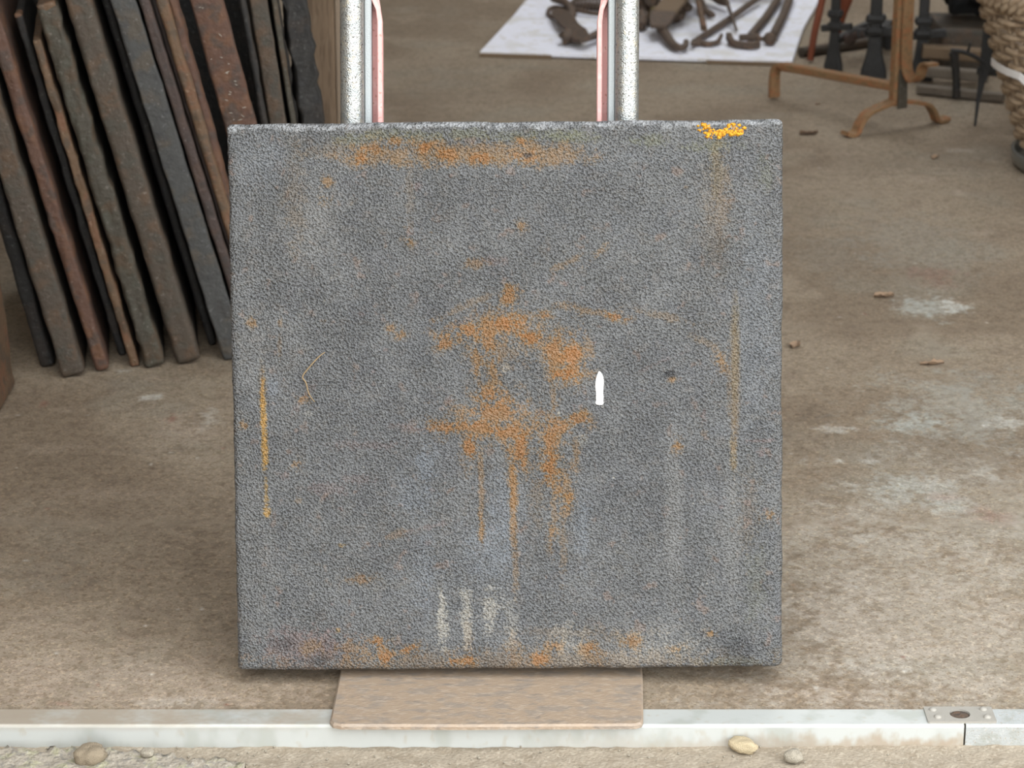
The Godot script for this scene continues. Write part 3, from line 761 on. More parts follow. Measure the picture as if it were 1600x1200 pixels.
func threshold() -> void:
	# galvanised angle under the door line, in two lengths butted at x = 0.474
	var s := begin()
	s.set_smooth_group(0xFFFFFFFF)
	var prof := [Vector2(-0.0375, -0.004), Vector2(-0.0375, 0.0012), Vector2(-0.036, 0.002), Vector2(-0.0026, 0.002), Vector2(-0.0012, 0.0014), Vector2(-0.0004, 0.0002), Vector2(0.0, -0.0014), Vector2(0.0, -0.05), Vector2(-0.004, -0.05)]
	var along := [0.0, 0.02, 0.04, 0.52, 0.54, 0.56, 0.58, 0.6, 0.98, 1.0]
	var x0 := -0.95
	var x1 := 0.4735
	for i in prof.size() - 1:
		for e in [[prof[i], prof[i + 1], i]]:
			var a: Vector2 = e[0]
			var b: Vector2 = e[1]
			var va := float(i) / (prof.size() - 1)
			va = [0.0, 0.02, 0.04, 0.5, 0.52, 0.54, 0.56, 0.9, 1.0][i]
			var vb: float = [0.0, 0.02, 0.04, 0.5, 0.52, 0.54, 0.56, 0.9, 1.0][i + 1]
			for c in [[x0, a, 0.0, va], [x1, a, 1.0, va], [x1, b, 1.0, vb], [x0, a, 0.0, va], [x1, b, 1.0, vb], [x0, b, 0.0, vb]]:
				s.set_uv(Vector2(c[2], c[3]))
				s.add_vertex(Vector3(c[0], c[1].y, c[1].x))
	var t := struct("trim_1", done(s), M.dirty_galvanised, "long galvanised steel threshold strip with dirt on it")
	var c := CSGCombiner3D.new()
	c.name = "trim_2"
	c.set_meta("kind", "structure")
	c.set_meta("label", "short galvanised threshold length past the joint at the bolt plate")
	add_child(c)
	var p := CSGPolygon3D.new()
	p.name = "angle"
	p.polygon = PackedVector2Array([Vector2(0.0375, -0.05), Vector2(0.0375, 0.001), Vector2(0.0365, 0.002), Vector2(0.002, 0.002), Vector2(0.0006, 0.0012), Vector2(0.0, -0.001), Vector2(0.0, -0.05)])
	p.depth = 2.1
	p.rotation_degrees.y = 90
	p.rotation_degrees = Vector3(0, 90, 0)
	p.position = Vector3(2.5755, 0, 0)
	p.material = M.galvanised
	p.position.x = 0.4755
	p.transform = Transform3D(Basis(Vector3(0, 0, -1), Vector3(0, 1, 0), Vector3(1, 0, 0)), Vector3(2.5755, 0, 0))
	c.add_child(p)
	var hole := CSGCylinder3D.new()
	hole.name = "hole"
	hole.radius = 0.0105
	hole.height = 0.04
	hole.sides = 24
	hole.position = Vector3(0.4895, 0, -0.0205)
	hole.operation = CSGShape3D.OPERATION_SUBTRACTION
	hole.material = M.tool_iron
	# the plate that takes the door bolt
	var k := thing("bolt_plate", "small steel bolt keeper plate riveted onto the threshold, with a round hole", "bolt plate", Vector3(0.472, 0.002, -0.0205))
	var pc := CSGCombiner3D.new()
	pc.name = "plate"
	k.add_child(pc)
	var pb := CSGPolygon3D.new()
	pb.name = "sheet"
	pb.polygon = PackedVector2Array([Vector2(-0.036, -0.016), Vector2(-0.0345, -0.0175), Vector2(0.0345, -0.0175), Vector2(0.036, -0.016), Vector2(0.036, 0.016), Vector2(0.0345, 0.0175), Vector2(-0.0345, 0.0175), Vector2(-0.036, 0.016)])
	pb.depth = 0.0025
	pb.rotation_degrees = Vector3(90, 0, 0)
	pb.position = Vector3(0, 0, 0)
	pb.material = M.plate_steel if M.has("plate_steel") else tri(mat("plate_steel", Color(0.6, 0.585, 0.55), 0.5, 0.1), 8.0, null, M.fine, 0.03)
	pc.add_child(pb)
	var ph := CSGCylinder3D.new()
	ph.name = "opening"
	ph.radius = 0.0108
	ph.height = 0.02
	ph.sides = 28
	ph.operation = CSGShape3D.OPERATION_SUBTRACTION
	ph.material = M.plate_steel
	pc.add_child(ph)
	for q in [Vector3(-0.027, 0.0025, -0.0095), Vector3(-0.0245, 0.0025, 0.0075), Vector3(0.0265, 0.0025, -0.0105), Vector3(0.0275, 0.0025, 0.0075)]:
		obj("rivet", lathe([Vector2(0.0042, 0), Vector2(0.004, 0.0012), Vector2(0.003, 0.0022), Vector2(0.0015, 0.0028), Vector2(0.0, 0.003)], 16), M.plate_steel, k, q)
	obj("socket_bottom", lathe([Vector2(0.0104, 0.0), Vector2(0.0104, 0.0006), Vector2(0.008, 0.0009), Vector2(0.0, 0.0011)], 20), M.tool_iron, k)

# ---------------------------------------------------------------- the slab and its truck
func slab_frame() -> Transform3D:
	return Transform3D(Basis(Vector3.UP, -0.00577) * Basis(Vector3.RIGHT, -0.2342) * Basis(Vector3.BACK, 0.01), Vector3(-0.0026, 0.020, -0.096))

func slab() -> void:
	var t := thing("cast_iron_slab", "large square black cast-iron slab with orange rust stains, on the hand truck", "iron slab")
	t.transform = slab_frame()
	var edge := noise(402, 9.0, 3)
	var warp := func(p: Vector3) -> Vector3:
		var rim := Vector3.ZERO
		var k := 0.0016
		rim.x = k * edge.get_noise_2d(p.y, 1.0 if p.x > 0 else 5.0) * smoothstep(0.26, 0.294, absf(p.x))
		rim.y = k * 0.8 * edge.get_noise_2d(p.x, 9.0 if p.y > 0 else 13.0) * smoothstep(0.26, 0.294, absf(p.y))
		return p + rim
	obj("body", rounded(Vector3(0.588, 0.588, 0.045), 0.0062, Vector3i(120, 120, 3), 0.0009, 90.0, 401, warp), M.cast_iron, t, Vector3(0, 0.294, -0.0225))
	# a dab of white paint that ran
	var s := begin()
	sweep(s, smooth([Vector3(0.0985, 0.3225, 0), Vector3(0.099, 0.316, 0), Vector3(0.0985, 0.305, 0), Vector3(0.0988, 0.295, 0), Vector3(0.0985, 0.2865, 0)], 5), bar(0.009, 0.002, 0.8), Vector3.RIGHT, PackedFloat32Array([0.1, 0.35, 0.6, 0.8, 0.95, 1.0, 1.0, 0.95, 0.85, 0.85, 0.95, 0.8, 1.1, 0.6]))
	var pm := obj("paint_mark", done(s), M.white_paint, t, Vector3(0, 0, 0.0003))
	pm.set_meta("label", "white paint drip on the iron face")
	# crust of yellow lichen by the top corner
	var l := begin()
	var r2 := RandomNumberGenerator.new()
	r2.seed = 5
	for c in [[0.2105, 0.5798, 5], [0.2172, 0.573, 9], [0.224, 0.5733, 12], [0.232, 0.575, 9], [0.2375, 0.5775, 6], [0.2456, 0.5795, 5], [0.2442, 0.5735, 6]]:
		for k in c[2] * 2:
			var b := pebble(Vector3.ONE * r2.randf_range(0.0022, 0.0058), r2.randi() % 999, 0.8, 1.6, 7)
			l.append_from(b, 0, Transform3D(Basis.from_scale(Vector3(1.15, 0.85, 0.2)), Vector3(c[0] + r2.randfn(0, 0.003), c[1] + r2.randfn(0, 0.0022), -0.0002)))
	var lo := obj("lichen_crust", l.commit(), M.lichen, t)
	lo.set_meta("label", "bright yellow lichen crust")
	# a bent straw caught on the face
	var f := slab_frame()
	var at := f * Vector3(-0.2181, 0.3197, 0.0016)
	var pts := []
	for p in smooth([Vector3(-0.1937, 0.3456, 0.002), Vector3(-0.2, 0.341, 0.003), Vector3(-0.2095, 0.331, 0.003), Vector3(-0.2181, 0.3197, 0.0012), Vector3(-0.2145, 0.313, 0.0025), Vector3(-0.2115, 0.301, 0.0025), Vector3(-0.2056, 0.2921, 0.0014)], 4):
		pts.append(f * p - at)
	tag(obj("dry_straw", tube(pts, 0.0007, [0.6, 1.0, 1.1, 1.2, 1.0, 0.6], 6), M.straw, self, at), "thin bent straw stem stuck on the face of the iron slab", "straw")

func hand_truck() -> void:
	var t := thing("hand_truck", "galvanised tube hand truck with worn flat toe plate, standing under the iron slab", "hand truck", Vector3(-0.023, 0, -0.17))
	var f := Transform3D(Basis(Vector3.UP, -0.00577) * Basis(Vector3.RIGHT, -0.2342), Vector3(-0.0026, 0.020, -0.096))
	var w := func(x: float, u: float, d: float) -> Vector3: return f * Vector3(x, u, -d) - t.position
	# toe plate: flat steel with rounded front corners
	var o := PackedVector2Array([Vector2(-0.186, -0.16), Vector2(0.1425, -0.16), Vector2(0.1418, -0.1), Vector2(0.1375, -0.002), Vector2(0.1355, 0.006), Vector2(0.129, 0.0105), Vector2(-0.05, 0.0125), Vector2(-0.178, 0.0115), Vector2(-0.187, 0.008), Vector2(-0.1905, 0.0)])
	for i in o.size():
		o[i] -= Vector2(t.position.x, t.position.z)
	obj("toe_plate", slice(o, 0.0022, 0.0078, 0.0022), M.worn_toe_plate, t).set_meta("label", "flat worn steel toe plate")
	for x in [-0.171, 0.1254]:
		var inn := 1.0 if x < 0.0 else -1.0
		obj("frame_tube", tube([w.call(x, -0.01, 0.0595), w.call(x, 0.3, 0.0595), w.call(x, 0.6, 0.0595), w.call(x, 0.9, 0.0595), w.call(x, 1.16, 0.0595)], 0.0128, [], 24), M.tube_steel, t)
		obj("side_flange", strip([w.call(x + inn * 0.0165, 0.0, 0.078), w.call(x + inn * 0.0165, 0.85, 0.078)], 0.008, 0.024, Vector3.RIGHT), M.dull_steel, t)
		# wheel guard of faded red sheet: a plate set back, with a lip rolled forward along its inner edge
		var gx: float = x + inn * 0.0255
		var g := obj("wheel_guard", strip([w.call(gx + 0.0 * inn, 0.05, 0.092), w.call(gx, 0.4, 0.092), w.call(gx, 0.68, 0.092), w.call(gx - inn * 0.001, 0.7, 0.092), w.call(gx - inn * 0.004, 0.718, 0.094), w.call(gx - inn * 0.012, 0.74, 0.098)], 0.013, 0.004, Vector3.RIGHT), M.faded_red_paint, t)
		var lx: float = x + inn * 0.0293
		obj("rolled_lip", strip([w.call(lx, 0.05, 0.08), w.call(lx, 0.4, 0.08), w.call(lx, 0.67, 0.08), w.call(lx, 0.696, 0.08), w.call(lx - inn * 0.0018, 0.708, 0.081), w.call(lx - inn * 0.006, 0.717, 0.083), w.call(lx - inn * 0.013, 0.723, 0.086)], 0.0052, 0.02, Vector3.RIGHT), M.faded_red_paint, g)
	obj("handle_bar", tube([w.call(-0.171, 1.155, 0.0595), w.call(-0.171, 1.2, 0.066), w.call(-0.16, 1.225, 0.075), w.call(-0.135, 1.235, 0.078), w.call(-0.0228, 1.237, 0.078), w.call(0.09, 1.235, 0.078), w.call(0.114, 1.225, 0.075), w.call(0.1254, 1.2, 0.066), w.call(0.1254, 1.155, 0.0595)], 0.0128, [], 16), M.tube_steel, t)
	for u in [0.12, 0.36]:
		obj("cross_bar", strip([w.call(-0.165, u, 0.062), w.call(0.12, u, 0.062)], 0.03, 0.006, Vector3(0, 1, 0)), M.dull_steel, t)
	var ax := Vector3(0, 0.1, -0.345) - Vector3(0, 0, t.position.z)
	obj("axle", tube([ax + Vector3(-0.235, 0, 0), ax + Vector3(0.235, 0, 0)], 0.009), M.dull_steel, t)
	for x in [-0.171, 0.1254]:
		obj("axle_bracket", strip([w.call(x, 0.1, 0.066), ax + Vector3(x + 0.023, 0, 0)], 0.03, 0.006, Vector3(0, 1, 0)), M.dull_steel, t)
	for x in [-0.205, 0.205]:
		var ring := []
		for k in 25:
			ring.append(ax + Vector3(x, sin(TAU * k / 24.0) * 0.072, cos(TAU * k / 24.0) * 0.072))
		var wheel := obj("wheel", tube(ring, 0.027, [], 12, Vector3.RIGHT), M.rubber, t)
		obj("hub", tube([ax + Vector3(x - 0.028, 0, 0), ax + Vector3(x + 0.028, 0, 0)], 0.055, [0.5, 0.95, 0.95, 0.5], 20), M.dull_steel, wheel)

# ---------------------------------------------------------------- iron plates leaning in the stack
# foot: where the lower corner touches the floor; size: width of the front edge, height, depth behind it
func plate(label: String, foot: Vector3, size: Vector3, lean: float, m: Material, sd: int, lump := 0.002, round := 0.006, turn := 8.5, group := "old iron plates leaning in the stack") -> MeshInstance3D:
	var jag := noise(sd, 12.0 + lump * 3500.0, 3)
	var shift := Vector3(size.x / 2.0, size.y / 2.0, -size.z / 2.0)
	var warp := func(p: Vector3) -> Vector3:
		p += shift
		p.x += lump * jag.get_noise_2d(p.y, 3.0 if p.x > size.x / 2.0 else 40.0)
		p.z += lump * jag.get_noise_2d(p.x * 4.0, p.y)
		return p
	var o := obj("iron_plate", rounded(size, round, Vector3i(3, 40, 8), lump * 0.7, 45.0, sd + 1, warp), m, self, foot)
	o.rotation = Vector3(0, deg_to_rad(turn), deg_to_rad(lean))
	tag(o, label, "iron plate", group)
	return o

func iron_plates() -> void:
	plate("rusty brown iron panel at the very left edge, nearest the threshold", Vector3(-0.752, 0.0, -0.56), Vector3(0.035, 0.66, 0.52), 4.0, M.iron_tan, 500, 0.002, 0.006, 0.0)
	plate("thin dark grey iron plate, leftmost of the dark edges in the stack", Vector3(-0.695, 0.0, -1.160), Vector3(0.021, 0.66, 0.45), 12.2, M.iron_black, 510, 0.0015)
	plate("grey-brown plate whose foot stands furthest forward of the leaning stack", Vector3(-0.655, 0.0, -1.113), Vector3(0.034, 0.64, 0.5), 13.0, M.iron_grey, 520, 0.002)
	plate("reddish rust-brown plate with narrow pointed foot, right of the furthest-forward plate", Vector3(-0.610, 0.0, -1.139), Vector3(0.021, 0.66, 0.42), 13.4, M.iron_rust, 530)
	var short := plate("short charcoal plate with a chipped bright top, deep in the leaning stack", Vector3(-0.588, 0.0, -1.215), Vector3(0.0115, 0.53, 0.4), 13.2, M.iron_black, 540, 0.002, 0.004)
	obj("chipped_top", rounded(Vector3(0.011, 0.008, 0.03), 0.003, Vector3i(3, 2, 3), 0.002, 60.0, 542), M.iron_tan, short, Vector3(0.006, 0.529, -0.016)).set_meta("label", "bright chipped top")
	plate("slender orange-brown plate with broken top, tight against the grey-green plate", Vector3(-0.562, 0.0, -1.162), Vector3(0.0135, 0.505, 0.36), 13.1, M.iron_tan, 550, 0.002, 0.004)
	var ragged := plate("grey-green ragged-edged plate with chipped tan top showing below the frame edge", Vector3(-0.539, 0.0, -1.156), Vector3(0.029, 0.552, 0.42), 13.3, M.iron_olive, 560, 0.0032, 0.007)
	obj("chipped_top", rounded(Vector3(0.026, 0.014, 0.05), 0.004, Vector3i(4, 2, 4), 0.003, 60.0, 562), M.iron_tan, ragged, Vector3(0.0145, 0.551, -0.026)).set_meta("label", "chipped tan top")
	plate("broad grey-brown plate with rounded foot, beside the ragged grey-green one", Vector3(-0.495, 0.0, -1.171), Vector3(0.0365, 0.68, 0.46), 13.7, M.iron_grey, 570, 0.002, 0.008)
	plate("black plate set back in the gap before the blue-grey one", Vector3(-0.4575, 0.0, -1.26), Vector3(0.012, 0.67, 0.4), 14.1, M.iron_black, 580, 0.001)
	plate("smooth blue-grey plate whose foot goes behind the iron slab", Vector3(-0.428, 0.0, -1.192), Vector3(0.0345, 0.68, 0.46), 14.4, M.iron_blue, 590, 0.0016, 0.004)
	plate("thin purple-brown plate next to the smooth blue-grey plate", Vector3(-0.389, 0.0, -1.196), Vector3(0.0150, 0.68, 0.3), 14.4, M.iron_purple, 600, 0.0015, 0.004)
	plate("narrow tan iron strip with worn light edge, behind the slab corner", Vector3(-0.3705, 0.0, -1.21), Vector3(0.0165, 0.67, 0.02), 14.1, M.iron_tan, 610, 0.0015, 0.006)
	plate("rough rusty bar with knobbly surface, between tan strip and scratched plate", Vector3(-0.372, 0.0, -1.235), Vector3(0.019, 0.69, 0.045), 13.3, M.iron_rust, 620, 0.003, 0.009)
	var wide := plate("wide red-brown plate with pale scratches on its face", Vector3(-0.352, 0.0, -1.30), Vector3(0.047, 0.68, 0.06), 12.6, M.iron_rust, 630, 0.002, 0.005)
	var nicks := begin()
	nicks.set_smooth_group(0xFFFFFFFF)
	var r3 := RandomNumberGenerator.new()
	r3.seed = 9
	for k in 26:  # pale scratches across its face
		var a := Vector3(r3.randf_range(0.006, 0.036), r3.randf_range(0.3, 0.56), 0.0)
		var d := Vector3(r3.randf_range(0.2, 1.0), r3.randf_range(-0.9, 0.3), 0).normalized() * r3.randf_range(0.002, 0.008)
		sweep(nicks, PackedVector3Array([a, a + d * 0.5, a + d]), bar(0.0011, 0.001), Vector3(-d.y, d.x, 0), PackedFloat32Array([0.3, 1.0, 0.3]), false)
	obj("scratches", done(nicks), mat("scratch_metal", Color(0.62, 0.6, 0.55), 0.5), wide, Vector3(0, 0, 0.0008)).set_meta("label", "pale scratches")
	plate("narrow black knobbly iron bar beside the scratched red-brown plate", Vector3(-0.341, 0.0, -1.42), Vector3(0.011, 0.66, 0.03), 8.0, M.iron_black, 640, 0.002, 0.005)
	plate("flat mid-grey plate between the black bar and the black slab", Vector3(-0.3395, 0.0, -1.465), Vector3(0.027, 0.66, 0.2), 7.0, M.iron_grey, 650, 0.0015, 0.004)
	plate("thin olive plate edge lying against the flat mid-grey plate", Vector3(-0.3105, 0.0, -1.50), Vector3(0.009, 0.64, 0.2), 7.0, M.iron_olive, 660, 0.001, 0.003)
	plate("thick black ragged slab at the end of the stack, beside the timber", Vector3(-0.3005, 0.0, -1.54), Vector3(0.037, 0.62, 0.1), 6.6, M.iron_black, 670, 0.006, 0.006)
	plate("dark sheet added behind the scratched plate, standing for shade in the gaps", Vector3(-0.62, 0.0, -1.72), Vector3(0.30, 0.62, 0.012), 8.0, M.iron_black, 680, 0.0012, 0.004, 0.0)  # extra black sheet that stands in for the shade between the plates
	# the timber upright behind the end of the stack
	var t := thing("timber_post", "brown upright timber post standing just behind the truck's tube", "post", Vector3(-0.3215, 0, -1.81))
	obj("post", rounded(Vector3(0.05, 1.7, 0.08), 0.003, Vector3i(3, 30, 3), 0.001, 20.0, 690), M.wood, t, Vector3(0.0, 0.85, -0.04))
	obj("cover_strip", rounded(Vector3(0.011, 1.7, 0.03), 0.002, Vector3i(2, 20, 2), 0.0006, 20.0, 691), M.pale_wood if M.has("pale_wood") else tri(mat("pale_wood", Color(0.5, 0.44, 0.37), 0.8), 3.0, null, M.fine, 0.08), t, Vector3(0.031, 0.85, -0.03)).set_meta("label", "paler cover strip")

# ---------------------------------------------------------------- white boards with old tools on them
func floor_boards() -> void:
	var t := thing("white_board", "low white-painted board panel lying on the floor under old iron tools", "board", Vector3(0.3, 0, -3.7))
	# outlines in x and z of the three sheets, the nearest first
	for q in [[[-0.073, -3.373], [0.631, -3.268], [0.696, -3.646], [0.0, -3.780]], [[0.001, -3.784], [0.697, -3.650], [0.772, -3.99], [0.034, -3.996]], [[0.036, -4.0], [0.773, -3.994], [0.86, -4.4], [0.11, -4.4]]]:
		var o := PackedVector2Array()
		for p in q:
			o.append(Vector2(p[0] - 0.3, p[1] + 3.7))
		obj("panel", slice(o, 0.004, 0.012, 0.001), M.white_board_paint, t)
	for b in [[Vector3(-0.073, 0.004, -3.37), Vector3(0.09, 0.004, -3.346)], [Vector3(0.44, 0.004, -3.293), Vector3(0.631, 0.004, -3.265)]]:
		obj("batten", strip([b[0] - t.position, b[1] - t.position], 0.012, 0.008, Vector3(0, 0, 1)), M.board_edge, t).set_meta("label", "bare brown edge batten")

func lay(called: String, label: String, category: String, mesh: Callable, at: Vector3, group := "old iron tools on the white boards") -> Node3D:
	return tag(obj(called, mesh.call(at), M.tool_iron, self, at), label, category, group)

func rod(called: String, label: String, pts: Array, r: float, sizes := [], m: Material = null, category := "iron tool", group := "old iron tools on the white boards", each := 6) -> MeshInstance3D:
	var at: Vector3 = pts[0]
	var rel := []
	for p in pts:
		rel.append(p - at)
	var o := obj(called, tube(smooth(rel, each), r, sizes, 10), m if m else M.tool_iron, self, at)
	tag(o, label, category, group)
	return o

func tools() -> void:
	var b := 0.013
	var V := func(x: float, z: float, y := 0.0) -> Vector3: return Vector3(x, b + y, z)
	# twisted clevis: a flat twisted shank with a bar going off behind the tube
	var t := thing("twisted_shackle", "dark twisted iron shackle, frontmost at the left of the white board", "iron tool", V.call(0.13, -3.6), 0.0, "old iron tools on the white boards")
	var r := func(x: float, z: float, y := 0.0) -> Vector3: return V.call(x, z, y) - t.position
	obj("shank", strip(smooth([r.call(0.105, -3.74, 0.022), r.call(0.118, -3.66, 0.024), r.call(0.135, -3.56, 0.026), r.call(0.15, -3.45, 0.024), r.call(0.168, -3.385, 0.024)], 6), 0.042, 0.016, Vector3(1, 0.5, 0), [0.5, 0.8, 1.0, 0.8, 1.1, 0.6]), M.tool_iron, t)
	obj("side_arm", strip(smooth([r.call(0.165, -3.4, 0.02), r.call(0.19, -3.45, 0.02), r.call(0.225, -3.51, 0.02), r.call(0.27, -3.55, 0.02)], 6), 0.03, 0.014, Vector3(0, 0.4, 1), [0.6, 0.9, 1.1, 0.9]), M.tool_iron, t)
	obj("knuckle", pebble(Vector3(0.035, 0.03, 0.06), 7, 0.5), M.tool_iron, t, r.call(0.128, -3.45, 0.018))
	# ring with a hasp
	var ring := []
	for k in 25:
		var a := TAU * k / 24.0
		ring.append(V.call(0.11 + 0.022 * cos(a), -3.80 + 0.07 * sin(a), 0.006))
	rod("iron_ring", "oval iron ring at the upper left end of the tool heap", ring, 0.005, [], null, "ring", "old iron tools on the white boards", 1)
	rod("bent_link", "short bent iron link joining the oval ring and the twisted shackle", [V.call(0.10, -3.9, 0.02), V.call(0.125, -3.86, 0.022), V.call(0.14, -3.8, 0.02), V.call(0.145, -3.74, 0.012), V.call(0.125, -3.70, 0.01)], 0.009, [0.8, 1.2, 1.0, 1.3, 0.7])
	# long loop handle with a coil spring on it
	var g := thing("coil_spring_pull", "long iron loop handle wound with a coil spring", "iron tool", V.call(0.2, -3.83), 0.0, "old iron tools on the white boards")
	var q := func(x: float, z: float, y := 0.0) -> Vector3: return V.call(x, z, y) - g.position
	obj("loop", tube(smooth([q.call(0.142, -3.84, 0.012), q.call(0.16, -3.80, 0.012), q.call(0.2, -3.765, 0.01), q.call(0.24, -3.77, 0.01), q.call(0.262, -3.80, 0.01), q.call(0.268, -3.86, 0.012), q.call(0.26, -3.93, 0.014), q.call(0.22, -3.95, 0.014), q.call(0.16, -3.92, 0.014), q.call(0.142, -3.84, 0.012)], 5), 0.0055), M.tool_iron, g)
	var coil := []
	for k in 90:
		var a := TAU * k / 10.0
		coil.append(q.call(0.152 + k * 0.0009, -3.86 + 0.035 * cos(a), 0.016 + 0.013 * sin(a)))
	obj("coil", tube(coil, 0.003, [], 6), M.tool_iron, g)
	# heap of dark pieces right of the truck's tube
	var heap := [
		["hinge_strap", "dark flat hinge strap low in the heap beside the tube", [V.call(0.335, -3.70, 0.05), V.call(0.34, -3.78, 0.052), V.call(0.345, -3.88, 0.055), V.call(0.36, -3.97, 0.05)], 0.016],
		["chain_hook", "knobbly dark chain hook, topmost in the heap by the tube", [V.call(0.30, -3.82, 0.086), V.call(0.33, -3.80, 0.092), V.call(0.365, -3.82, 0.09), V.call(0.37, -3.9, 0.09), V.call(0.34, -3.94, 0.09)], 0.014],
		["door_latch", "stubby dark door latch lying at the near foot of the heap", [V.call(0.302, -3.59, 0.014), V.call(0.312, -3.65, 0.016), V.call(0.316, -3.70, 0.018), V.call(0.325, -3.76, 0.018)], 0.014],
		["bracket_iron", "angled dark bracket iron behind the flat fork bar", [V.call(0.37, -3.95, 0.03), V.call(0.40, -3.90, 0.035), V.call(0.42, -3.84, 0.02), V.call(0.435, -3.80, 0.015)], 0.013],
		["bridle_bit", "thin curved bridle bit in the middle of the heap", [V.call(0.42, -3.97, 0.03), V.call(0.455, -3.9, 0.035), V.call(0.462, -3.82, 0.025), V.call(0.475, -3.76, 0.014), V.call(0.49, -3.74, 0.01)], 0.009],
		["pintle_pin", "straight dark iron pin crossing the back of the heap", [V.call(0.30, -4.06, 0.05), V.call(0.38, -4.05, 0.055), V.call(0.47, -4.07, 0.05)], 0.011],
		["clevis_pin", "dull clevis pin leaning on the bracket iron", [V.call(0.44, -4.02, 0.03), V.call(0.48, -3.94, 0.03), V.call(0.53, -3.84, 0.02)], 0.012]]
	for h in heap:
		rod(h[0], h[1], h[2], h[3], [0.7, 1.2, 0.8, 1.3, 0.9, 1.1, 0.6])
	tag(obj("brass_knob", pebble(Vector3(0.05, 0.045, 0.07), 14, 0.3), tri(mat("dull_brass", Color(0.42, 0.37, 0.24), 0.5, 0.4), 8.0, null, M.pits, 0.2), self, V.call(0.352, -3.68, 0.02)), "dull brass knob half buried in the dark heap", "knob", "old iron tools on the white boards")
	tag(obj("iron_casting", pebble(Vector3(0.075, 0.034, 0.11), 51, 0.6, 1.2), M.tool_iron, self, V.call(0.325, -3.86, 0.02)), "chunky dark rusted casting lying under the hinge strap", "iron lump", "old iron tools on the white boards")
	tag(obj("iron_casting", pebble(Vector3(0.05, 0.034, 0.09), 57, 0.6, 1.2), M.tool_iron, self, V.call(0.392, -3.70, 0.02)), "rounded dark rusted casting lying beneath the flat fork bar", "iron lump", "old iron tools on the white boards")
	# broad flat fork bar
	var f := thing("fork_bar", "broad flat brown iron bar ending in a curled fork, beside the heap", "iron tool", V.call(0.4, -3.7), 0.0, "old iron tools on the white boards")
	var u := func(x: float, z: float, y := 0.0) -> Vector3: return V.call(x, z, y) - f.position
	obj("flat_bar", strip([u.call(0.463, -3.86, 0.085), u.call(0.41, -3.73, 0.07), u.call(0.36, -3.61, 0.04)], 0.055, 0.012, Vector3(1, 0, -0.4)), M.board_edge, f)
	obj("fork_head", strip(smooth([u.call(0.357, -3.60, 0.042), u.call(0.349, -3.54, 0.036), u.call(0.34, -3.48, 0.034)], 5), 0.06, 0.014, Vector3(1, 0, 0), [1.0, 0.9, 0.6]), M.tool_iron, f)
	obj("curled_tine", tube(smooth([u.call(0.35, -3.53, 0.02), u.call(0.358, -3.46, 0.017), u.call(0.368, -3.385, 0.013), u.call(0.382, -3.35, 0.012), u.call(0.396, -3.365, 0.013), u.call(0.4, -3.40, 0.016)], 6), 0.0095, [1.4, 1.2, 1.0, 0.8, 0.7]), M.tool_iron, f)
	# toasting hook
	t = thing("roasting_hook", "long thin iron rod with two curled hooks at its near end", "iron tool", V.call(0.5, -3.6), 0.0, "old iron tools on the white boards")
	var k1 := func(x: float, z: float, y := 0.0) -> Vector3: return V.call(x, z, y) - t.position
	obj("rod", tube([k1.call(0.62, -3.94, 0.02), k1.call(0.52, -3.68, 0.012), k1.call(0.42, -3.43, 0.008)], 0.0075), M.tool_iron, t)
	obj("cross_hook", tube(smooth([k1.call(0.414, -3.385, 0.012), k1.call(0.418, -3.415, 0.008), k1.call(0.435, -3.425, 0.007), k1.call(0.455, -3.415, 0.007), k1.call(0.475, -3.435, 0.008), k1.call(0.487, -3.475, 0.016)], 6), 0.0065, [0.7, 1.1, 1.1, 0.9, 0.7]), M.tool_iron, t)
	rod("light_rod", "pale brown thin rod standing out of the heap toward the front", [V.call(0.425, -3.86, 0.15), V.call(0.437, -3.68, 0.095), V.call(0.447, -3.49, 0.028)], 0.0065, [0.8, 1.0, 1.2], M.iron_tan)
	rod("grey_spike", "short grey spike slanting out of the heap, right of the pale rod", [V.call(0.505, -3.95, 0.06), V.call(0.517, -3.8, 0.05), V.call(0.53, -3.57, 0.008)], 0.0055, [1.3, 1.0, 0.6])
	# poker with a curved foot
	t = thing("rake_poker", "fire rake with a curved flat foot, left of the ball-ended poker", "poker", V.call(0.6, -3.6), 0.0, "old iron tools on the white boards")
	var k2 := func(x: float, z: float, y := 0.0) -> Vector3: return V.call(x, z, y) - t.position
	obj("rod", tube([k2.call(0.675, -3.97, 0.02), k2.call(0.61, -3.7, 0.012), k2.call(0.552, -3.47, 0.012)], 0.0095), M.tool_iron, t)
	obj("rake_foot", strip(smooth([k2.call(0.502, -3.455, 0.018), k2.call(0.508, -3.415, 0.01), k2.call(0.527, -3.395, 0.009), k2.call(0.55, -3.388, 0.009), k2.call(0.566, -3.40, 0.009)], 5), 0.016, 0.012, Vector3(0, 1, 0), [1.1, 1.0, 1.0, 1.1]), M.tool_iron, t)
	obj("collar", tube([k2.call(0.528, -3.465, 0.012), k2.call(0.575, -3.47, 0.012)], 0.011, [0.7, 1.2, 0.8]), M.tool_iron, t)
	# poker with a ball
	t = thing("ball_poker", "iron poker with a round ball end, rightmost tool on the white board", "poker", V.call(0.62, -3.5), 0.0, "old iron tools on the white boards")
	var k3 := func(x: float, z: float, y := 0.0) -> Vector3: return V.call(x, z, y) - t.position
	obj("rod", tube([k3.call(0.70, -3.97, 0.02), k3.call(0.655, -3.72, 0.014), k3.call(0.606, -3.47, 0.015)], 0.0105), M.tool_iron, t)
	obj("ball", pebble(Vector3(0.031, 0.031, 0.031), 33, 0.06, 0.9, 16), M.tool_iron, t, k3.call(0.596, -3.44, 0.014))
	obj("neck", tube([k3.call(0.596, -3.445, 0.013), k3.call(0.57, -3.45, 0.012)], 0.006), M.tool_iron, t)
